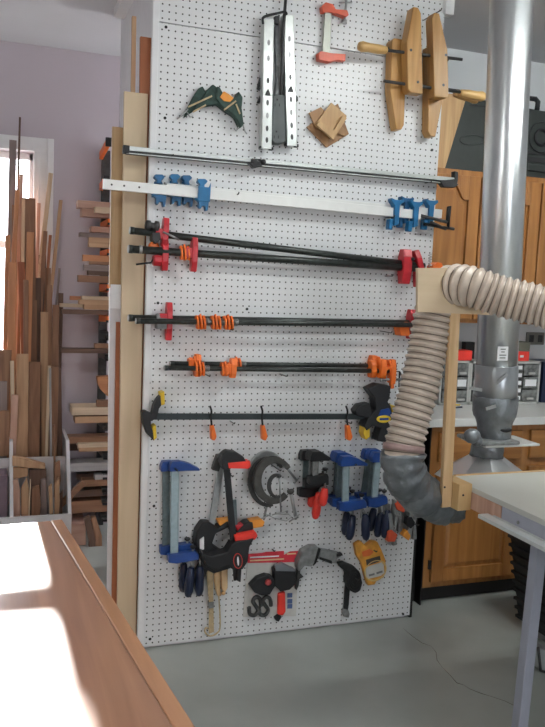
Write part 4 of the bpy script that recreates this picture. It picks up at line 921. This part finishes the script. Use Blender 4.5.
# ------------------------------------------------------------------ table saw outfeed table
tb = thing('outfeed_table', 'grey white topped table with grey metal side rail and leg, right foreground', 'table', (1.4, -1.3, 0))
X0, Y1, Y0 = .925, -.70, -2.0
obj('top', M().span((X0, Y0, .832), (2.0, Y1, .85)), TABLE, tb, .002)
obj('wood_edge', M().span((X0 + .03, Y1 + .0005, .80), (2.0, Y1 + .018, .851)), PINEX, tb, .001)
obj('side_rail', M().span((X0 + .001, Y0, .783), (X0 + .03, -1.005, .8315)), GREYM, tb, .001)
obj('wood_apron', M().span((X0 + .001, -1.0, .775), (X0 + .03, Y1, .8315)), LW['pink'][0], tb, .001)
for y in (-1.09, -1.6): obj('bolt', M().lathe((X0, y, .807), (-1, 0, 0), [(0, .006), (.003, .005)], 10), MGREY, tb)
m = M(); m.span((X0 - .036, Y0, .782), (X0 + .03, -.935, .7885)); m.span((X0 - .036, Y0, .776), (X0 - .032, -.935, .782)); m.span((X0 - .004, Y0, .7886), (X0 + .001, -.97, .7935)); obj('rail_flange', m, PALEM, tb, .001)
la, lb = at(538.5, 550, 1, -1.10), at(519.5, 727, 1, -1.12); ld = (lb - la) / (la.z - lb.z)
la = la + ld * (la.z - .781); lb = lb + ld * (lb.z - .004)
lg = obj('leg', M().bar(la, lb, .036, .036, (0, 1, 0)), GREYM, tb, .003)
obj('foot', M().bar(lb + V((0, 0, .11)) - ld * .0, lb - V((0, 0, .003)), .042, .042, (0, 1, 0)), GREYM, tb, .003)
obj('leg', M().bar((1.93, -.76, .8), (1.95, -.74, 0.002), .048, .048, (0, 1, 0)), GREYM, tb, .003)
obj('leg', M().bar((1.93, -1.93, .8), (1.95, -1.95, 0.002), .048, .048, (0, 1, 0)), GREYM, tb, .003)
obj('cross_rail', M().span((X0 + .03, -1.13, .77), (1.96, -1.09, .8315)), GREYM, tb)

# hose bracket
hb = thing('hose_bracket', 'pine post and square plywood plate holding the flexible hose beside the table', 'bracket', (.84, -.80, .76))
pt, pb = V((.836, -.80, 1.49)), V((.853, -.80, .775))
obj('post', M().bar(pt, pb, .02, .036), PINE, hb, .002)
obj('corner_block', M().span((.872, -.845, .772), (.923, -.73, .862)), wood('corner_pine', (.55, .34, .15), (.66, .45, .22), 'z', 8), hb, .002)
for x, z in ((.89, .825),): obj('screw', M().lathe((x, -.845, z), (0, -1, 0), [(0, .004), (.002, .003)], 8), BLACK, hb)
for z in (.845,): obj('screw', M().lathe((.84, -.81, z), (0, -1, 0), [(0, .004), (.002, .003)], 8), BLACK, hb)
# L-shaped plywood cradle
hc = at(457, 285, 1, -.825)
obj('plate', M().prism([at(x, y, 1, -.825) for x, y in ((418, 268), (447.5, 268), (449, 280), (453, 293), (461, 302), (472, 306), (489.5, 308.5), (490, 315), (418, 312))], (0, .014, 0)), PLYB, hb)

# flexible hose over the cradle
hs_ = thing('flex_hose', 'beige ribbed flexible dust hose looping over the plywood plate down to the taped elbow', 'hose', (.72, -.8, .8))
path = [at(660, 345, 1, -1.26), at(600, 322, 1, -1.13), at(545, 307, 1, -1.0), at(500, 296, 1, -.915), at(472, 287, 1, -.865), at(452, 285, 1, -.80), at(441, 293, 1, -.755), at(434, 313, 1, -.748), at(427, 350, 1, -.755), at(419, 388, 1, -.77), at(409, 425, 1, -.78), at(403.5, 447, 1, -.788), at(402.5, 458, 1, -.793)]
P = resample(spline(path, 24), .0036)
R0 = .0625
rad = [R0 + .0048 * math.sin(2 * PI * i / 6.4) for i in range(len(P))]
obj('hose', M().tube(P, rad, 28), HOSE, hs_)
# wire helix in the valleys
hx = []; prev = None
P2 = resample(spline(path, 24), .0018)
for i, p in enumerate(P2[1:-1], 1):
    t = (P2[i + 1] - P2[i - 1]).normalized()
    a = t.orthogonal().normalized() if prev is None else (prev - t * prev.dot(t)).normalized()
    prev = a; c = t.cross(a); ph = 2 * PI * i * .0018 / (.0036 * 6.4)
    hx.append(p + (a * math.cos(ph) + c * math.sin(ph)) * (R0 + .0006)) if False else None
for k in range(int(len(P) / 6.4)):
    i = int((k + .75) * 6.4)
    if 0 < i < len(P) - 1:
        t = (P[i + 1] - P[i - 1]).normalized(); a = t.orthogonal().normalized(); c = t.cross(a)
        hx.append([P[i] + (a * math.cos(2 * PI * j / 28) + c * math.sin(2 * PI * j / 28)) * (R0 - .0022) for j in range(28)])
m = M()
for ring_ in hx: m.tube(ring_, .0019, 5, True)
obj('wire_rings', m, HOSEW, hs_)
el = [at(402.8, 452, 1, -.79), at(402.6, 463, 1, -.79), at(405.5, 475, 1, -.78), at(412, 486, 1, -.765), at(421, 495, 1, -.745), at(432, 502, 1, -.728), at(445, 508, 1, -.715), at(459, 511, 1, -.71)]
E_ = spline(el, 6); rad = [.0705 + .0025 * math.sin(i * 1.3) + .003 * math.sin(i * .6) - (.012 * max(0, (i - len(E_) * .62) / (len(E_) * .38))) - (.02 * max(0, (i - len(E_) * .78) / (len(E_) * .22))) for i in range(len(E_))]
obj('taped_elbow', crumple(M().tube(E_, rad, 18), .0042, 3), TAPE, hs_)
m = M(); q = [at(404, 444.5, 1, -.787), at(403.2, 451, 1, -.79)]; m.lathe(q[0], q[1] - q[0], [(0, .066), (.0, .0685), ((q[1] - q[0]).length, .0685), ((q[1] - q[0]).length, .066)], 30); obj('hose_clip', m, mat('pinkish_clip', (.40, .27, .25), .35, .3), hs_)

# ------------------------------------------------------------------ cabinets
def panel_door(m_frame, x0, x1, z0, z1, y, arch=False, st=.055):
    """frame stiles and rails plus raised field; returns frame M, field M"""
    f = M(); f.span((x0, y - .02, z0), (x0 + st, y, z1)); f.span((x1 - st, y - .02, z0), (x1, y, z1)); f.span((x0 + st, y - .02, z0), (x1 - st, y, z0 + st))
    if not arch: f.span((x0 + st, y - .02, z1 - st), (x1 - st, y, z1))
    p = M()
    if arch:
        xa, xb = x0 + st, x1 - st; w_ = xb - xa
        def az(u): return z1 - .115 + .07 * (1 if .3 < u < .7 else .5 - .5 * math.cos(PI * min(1, max(0, (min(u, 1 - u) - .08) / .24))))
        top_ = [V((xa + w_ * i / 24, y - .02, az(i / 24))) for i in range(25)]
        for i in range(24):
            a, b = top_[i], top_[i + 1]
            f.prism([a, b, V((b.x, y - .02, z1)), V((a.x, y - .02, z1))], (0, .02, 0))
        p.prism([V((xa, y - .006, z0 + st))] + [V((v.x, y - .006, v.z)) for v in top_][:1] + [V((v.x, y - .006, v.z)) for v in top_][1:] + [V((xb, y - .006, z0 + st))], (0, .006, 0))
        g_ = .022
        p.prism([V((xa + g_, y - .016, z0 + st + g_))] + [V((xa + g_ + (w_ - 2 * g_) * i / 24, y - .016, az(i / 24) - g_)) for i in range(25)] + [V((xb - g_, y - .016, z0 + st + g_))], (0, .01, 0))
    else:
        p.span((x0 + st, y - .008, z0 + st), (x1 - st, y, z1 - st)); g_ = .022
        p.quadstrip([[V((x0 + st + e, y - h_, z0 + st + e)), V((x1 - st - e, y - h_, z0 + st + e)), V((x1 - st - e, y - h_, z1 - st - e)), V((x0 + st + e, y - h_, z1 - st - e))] for e, h_ in ((.004, .008), (.026, .017))], smooth=False)
    return f, p
bc = thing('base_cabinet', 'honey pine base cabinet with raised panel doors and black toe kick', 'cabinet', (2.3, .35, 0))
BX0, BX1, BY = 1.342, 3.3, .10
obj('carcass', M().span((BX0, BY, .085), (BX1, .65, .865)), CAB, bc, .001)
obj('gap_dark_sheet', M().span((BX0 - .006, BY + .002, .0), (BX0 - .0005, .64, .865)), BLACKK, bc)  # thin black sheet added over the cabinet side so the gap stays dark
obj('toe_kick', M().span((1.24, .155, 0), (BX1, .17, .1)), BLACKK, bc)
xs = [(1.375, 1.835), (1.885, 2.345), (2.395, 2.855), (2.9, 3.28)]
for i, (a, b) in enumerate(xs):
    f, p = panel_door(None, a, b, .115, .655, BY, st=.062)
    d_ = obj('door', f, CAB, bc, .002); obj('panel', p, CAB, d_, .002)
    for z in (.2, .57): obj('hinge', M().span((a - .012, BY - .014, z - .022), (a + .002, BY - .001, z + .022)), BLACK, d_, .002)
    m = M(); m.span((a, BY - .02, .695), (b, BY, .835)); dr = obj('drawer', m, CABX, bc, .005)
    obj('knob', M().lathe(((a + b) / 2, BY - .02, .765), (0, -1, 0), [(0, .007), (.012, .007), (.016, .015), (.024, .012)], 14), BLACK, dr)
wt = tag(obj('worktop', M().span((1.235, .055, .866), (3.3, .65, .905)), LAM, None, .004), 'long white laminate worktop over the honey pine base cabinet', 'worktop')
uc = thing('upper_cabinet', 'honey pine wall cabinet with arched raised panel doors behind the duct', 'cabinet', (2.2, .48, 1.33))
UX0, UX1, UY, UZ0, UZ1 = 1.225, 2.80, .315, 1.335, 2.07
obj('carcass', M().span((UX0, UY, UZ0), (UX1, .652, UZ1)), CAB, uc, .001)
for a, b in ((1.262, 1.645), (1.655, 2.0), (2.01, 2.36), (2.37, 2.72)):
    f, p = panel_door(None, a, b, UZ0 + .02, UZ1 - .028, UY, True, .062)
    d_ = obj('door', f, CAB, uc, .002); obj('panel', p, CAB, d_, .003)
    if a > 2.005: obj('knob', M().lathe((a + .03, UY - .02, UZ1 - .12), (0, -1, 0), [(0, .007), (.012, .007), (.016, .015), (.024, .012)], 14), BLACK, d_)

# tool cases and plank on the wall cabinet
def case(label, P, Y, dep, nick):
    t = thing('tool_case', label, 'case', at(P[0][0], P[0][1], 1, Y), 'dark tool cases')
    pts = [at(x, y, 1, Y) for x, y in P]; zb = UZ1 + .001
    zmin = min(p.z for p in pts)
    for p in pts:
        if p.z < zmin + .05: p.z = zb
    obj('shell', M().prism(pts, (0, dep, 0)), GREENC, t, .012); return t, pts
t, pts = case('left dark olive tool case with plain face, on the wall cabinet behind the leaning plank', [(440, 169), (448, 100), (474, 100), (480, 98), (496, 103), (500, 172)], .40, .2, None)
obj('lid_seam', M().bar(at(470, 105, 1, .395), at(496, 108, 1, .395), .004, .004), RUBBER, t); obj('embossed_oval', M().tube([at(472 + 12 * math.cos(a), 140 + 5 * math.sin(a), 1, .398) for a in [2 * PI * i / 24 for i in range(24)]], .002, 5, True), GREENC, t)
t, pts = case('right dark olive tool case with carry handle and round emblem, on the wall cabinet', [(515, 177), (516, 105), (540, 110), (600, 117), (612, 190)], .40, .2, None)
m = M().tube([at(x, y, 1, .46) for x, y in [(522, 107), (522, 97.5), (535.5, 99), (538, 102), (537, 110)]], .013, 10); obj('handle', m, BLACK, t)
c = at(541.5, 137.5, 1, .395)
for r_, w_ in ((.038, .008), (.075, .003)): obj('round_emblem', M().tube([c + V((r_ * math.cos(a), 0, r_ * math.sin(a))) for a in [2 * PI * i / 28 for i in range(28)]], w_, 6, True), BLACK, t)
for y in (113, 121, 129, 137, 145): obj('latch_rib', M().box(at(526, y, 1, .396), (.010, .012, .016)), BLACK, t, .002)
obj('lid_seam', M().bar(at(524, 152, 1, .395), at(575, 158.5, 1, .395), .006, .010), RUBBER, t); obj('recess', M().bar(at(527, 159, 1, .395), at(575, 164, 1, .395), .006, .026), RUBBER, t)
obj('lower_latch', M().bar(at(527, 167, 1, .392), at(548, 169.5, 1, .392), .01, .035), GREENC, t, .003)
P = [at(x, y, 1, .33) for x, y in ((425, 92), (455, 94), (466.5, 97), (445, 168), (420, 170))]
for p in P[3:]: p.z = UZ1 + .001
tag(obj('leaning_plank', M().prism(P, (0, .02, 0)), wood('streaky_plank', (.46, .26, .11), (.64, .41, .20), 'z', 9), None, .001), 'tan plank with a slanting right edge, standing on the wall cabinet beside the pegboard', 'plank')

# drawer organisers on the worktop
def organiser(label, xa, xb, za, zb, Y, cols, big):
    t = thing('drawer_organiser', label, 'organiser', ((xa + xb) / 2, Y, za), 'small parts organisers')
    m = M(); fr = .012
    m.span((xa, Y, za), (xb, Y + .12, za + fr)); m.span((xa, Y, zb - fr), (xb, Y + .12, zb)); m.span((xa, Y, za), (xa + fr, Y + .12, zb)); m.span((xb - fr, Y, za), (xb, Y + .12, zb)); m.span((xa, Y + .10, za), (xb, Y + .12, zb))
    obj('frame', m, BINF, t, .001)
    for (u0, u1, n) in cols:
        for i in range(n):
            z0 = za + fr + (zb - za - 2 * fr) * i / n + .004; z1 = za + fr + (zb - za - 2 * fr) * (i + 1) / n - .004
            a, b = xa + fr + (xb - xa - 2 * fr) * u0 + .004, xa + fr + (xb - xa - 2 * fr) * u1 - .004
            dw = obj('drawer', M().span((a, Y - .004, z0), (b, Y + .09, z1)), SMOKE, t, .001)
            if (u1 - u0) < .5 or i == 1: obj('paper_label', M().span((a + (b - a) * .12, Y - .006, z0 + (z1 - z0) * .2), (b - (b - a) * .12, Y - .0045, z1 - (z1 - z0) * .2)), PAPER, dw)
            elif i != 1: obj('pull', M().span(((a + b) / 2 - .02, Y - .012, z0 + .008), ((a + b) / 2 + .02, Y - .0045, z0 + .018)), BINF, dw)
    return t
xa = at(447, 380, 1, .42).x
organiser('left grey small parts organiser with labelled drawers, left of the duct on the worktop', at(440, 380, 1, .42).x, at(470, 380, 1, .42).x - .001, .906, at(460, 361, 1, .42).z, .42, [(0, .5, 3), (.5, 1, 3)], 0)
organiser('second grey small parts organiser, mostly hidden behind the duct', at(470, 380, 1, .42).x, at(512, 380, 1, .42).x - .002, .906, at(470, 361, 1, .42).z, .42, [(0, .2, 3), (.22, .6, 3), (.62, 1, 5)], 0)
organiser('right grey small parts organiser with a label column and wide drawers, right of the duct', at(512, 380, 1, .42).x, at(540, 380, 1, .42).x, .906, at(530, 361.5, 1, .42).z, .42, [(0, .34, 5), (.35, 1, 3)], 0)
zt = at(530, 361.5, 1, .42).z
def stand(name, label, P, Y, dep, mm, zb, cat):
    pts = [at(x, y, 1, Y) for x, y in P]; a = pts[0]; b = pts[1]
    return tag(obj(name, M().span((a.x, Y, zb), (b.x, Y + dep, a.z)), mm, None, .003), label, cat)
zt1 = at(460, 361, 1, .42).z
stand('red_box', 'red box on the left organiser behind the pine post', [(458, 350.5), (472, 360)], .43, .08, REDP, zt1 + .001, 'box')
stand('black_box', 'black box on the organiser left of the duct, behind the red box', [(466, 342), (474, 360)], .52, .04, BLACK, zt1 - .0 + .001 if False else zt1 + .001, 'box')
o = thing('red_black_case', 'small red and black case on the right organiser', 'box', (at(522, 360, 1, .43).x, .47, zt + .001))
a, b = at(514.5, 351, 1, .43), at(529, 360, 1, .43); zm = at(520, 351.5, 1, .43).z; zt2 = at(520, 342, 1, .43).z
obj('red_base', M().span((a.x, .43, zt + .001), (b.x, .52, zm)), REDP, o, .002); obj('grey_top', M().span((a.x, .43, zm + .001), (b.x, .52, zt2)), mat('dull_olive', (.13, .13, .10), .6), o, .002)
obj('emblem', M().box(((a.x + b.x) / 2, .429, (zt + zm) / 2), (.022, .002, .012)), PAPER, o)
tag(obj('blue_binder', M().span((at(542, 390, 1, .45).x, .45, .906), (at(542, 390, 1, .45).x + .12, .62, at(543, 362, 1, .45).z)), NAVY, None, .002), 'dark blue binder standing right of the right organiser', 'binder')
for i, (P, mm, lab) in enumerate([([(446, 404.5), (460, 405)], YELLOW, 'yellow pencil lying on the worktop behind the pine post'), ([(444, 408), (462, 407)], NAVY, 'dark pencil lying on the worktop nearest the front'), ([(440, 401.5), (457, 402)], ORANGEY, 'amber pencil lying on the worktop nearest the organiser')]):
    a, b = at(*P[0], 2, .911), at(*P[1], 2, .911)
    tag(obj('pencil', M().cyl(a, b, .0045, n=6), mm), lab, 'pencil', 'pencils on the worktop')
c = at(535, 338.5, 1, .648)
o = thing('wall_socket', 'grey brown outlet box on the wall above the right organiser', 'socket', c); obj('plate', M().box(c, (.12, .012, .07)), mat('grey_brown_plate', (.2, .19, .17), .5), o, .003)
for dx in (-.03, .03): obj('outlet', M().box(c + V((dx, -.008, 0)), (.03, .006, .04)), DGREY, o, .002)

# black ribbed basket under the table
bk = thing('ribbed_crate', 'black ribbed tapered plastic crate on the floor behind the grey table leg', 'crate', (1.845, -.40, 0))
m = M(); c = V((1.845, -.40, 0)); rings = []
for i in range(12):
    z = .04 + i * .040; h_ = .185 + .06 * (z / .52)
    for e, dz in ((0, 0), (.009, .004), (.009, .016), (0, .020)):
        q = h_ + e; rings.append([c + V((sx * q, sy * q, z + dz)) for sx, sy in ((-1, -1), (1, -1), (1, 1), (-1, 1))])
m.quadstrip(rings, smooth=False); obj('body', m, RUBBER, bk)
obj('base', M().span((c.x - .175, c.y - .175, 0.001), (c.x + .175, c.y + .175, .039)), MGREY, bk, .004)
o = thing('grey_dustpan', 'light grey metal dustpan on the floor at the right frame edge below the crate', 'dustpan', (1.55, -.62, 0))
P = [at(x, y, 1, -.60) for x, y in ((537.5, 647), (556, 655), (556, 686), (546, 683), (540, 670))]
for p in P[2:4]: p.z = .002
obj('pan', M().prism(P, (0, .09, 0)), mat('pale_grey_pan', (.42, .44, .44), .45, .3), o, .004)
obj('rim', M().tube([p + V((0, -.004, 0)) for p in P[2:] + P[:1]], .006, 6), DGREY, o)

# ------------------------------------------------------------------ light
wd = bpy.data.worlds.new('world'); SC.world = wd; wd.use_nodes = True
bg = wd.node_tree.nodes['Background']; bg.inputs['Color'].default_value = (.90, .94, 1, 1); bg.inputs['Strength'].default_value = 7.5
sun = bpy.data.lights.new('sun', 'SUN'); sun.energy = 40; sun.angle = math.radians(.6); sun.color = (1, .95, .9)
so = bpy.data.objects.new('sun', sun); COL.objects.link(so)
so.rotation_euler = V((.02, -1, -.252)).to_track_quat('-Z', 'Y').to_euler(); so.location = (-.8, 4, 3)
def portal(loc, rot, sx, sy):                    # sampling aid for the daylight at a window opening
    L = bpy.data.lights.new('window_portal', 'AREA'); L.shape = 'RECTANGLE'; L.size = sx; L.size_y = sy; L.cycles.is_portal = True
    o = bpy.data.objects.new('window_portal', L); COL.objects.link(o); o.location = loc; o.rotation_euler = rot
portal(((WX0 + WX1) / 2, YB + .13, (WZ0 + WZ1) / 2), (-PI / 2, 0, 0), WX1 - WX0, WZ1 - WZ0)
portal((XL - .11, (LY0 + LY1) / 2, (LZ0 + LZ1) / 2), (PI / 2, 0, -PI / 2), LY1 - LY0, LZ1 - LZ0)
portal(((RX0 + RX1) / 2, YF - .11, (RZ0 + RZ1) / 2), (PI / 2, 0, 0), RX1 - RX0, RZ1 - RZ0)
for (x, y), lab in (((1.55, -1.25), 'ceiling fluorescent fixture over the table, nearest the duct'), ((-1.3, -2.4), 'added unseen ceiling fixture left of the workbench, lighting the alcove')):  # unseen fixtures added to light the board from upper right and the alcove
    f = thing('added_ceiling_light', lab, 'light', (x, y, ZC - .09), 'added unseen ceiling fixtures')
    obj('housing', M().span((x - .6, y - .12, ZC - .05), (x + .6, y + .12, ZC - .001)), WHITE, f, .003)
    for dy in (-.06, .06): obj('tube', M().cyl((x - .58, y + dy, ZC - .075), (x + .58, y + dy, ZC - .075), .017, n=10), LIGHTM, f)

SC.view_settings.view_transform = 'Standard'; SC.view_settings.look = 'None'; SC.view_settings.gamma = 1
SC.view_settings.use_curve_mapping = False; SC.view_settings.exposure = .0
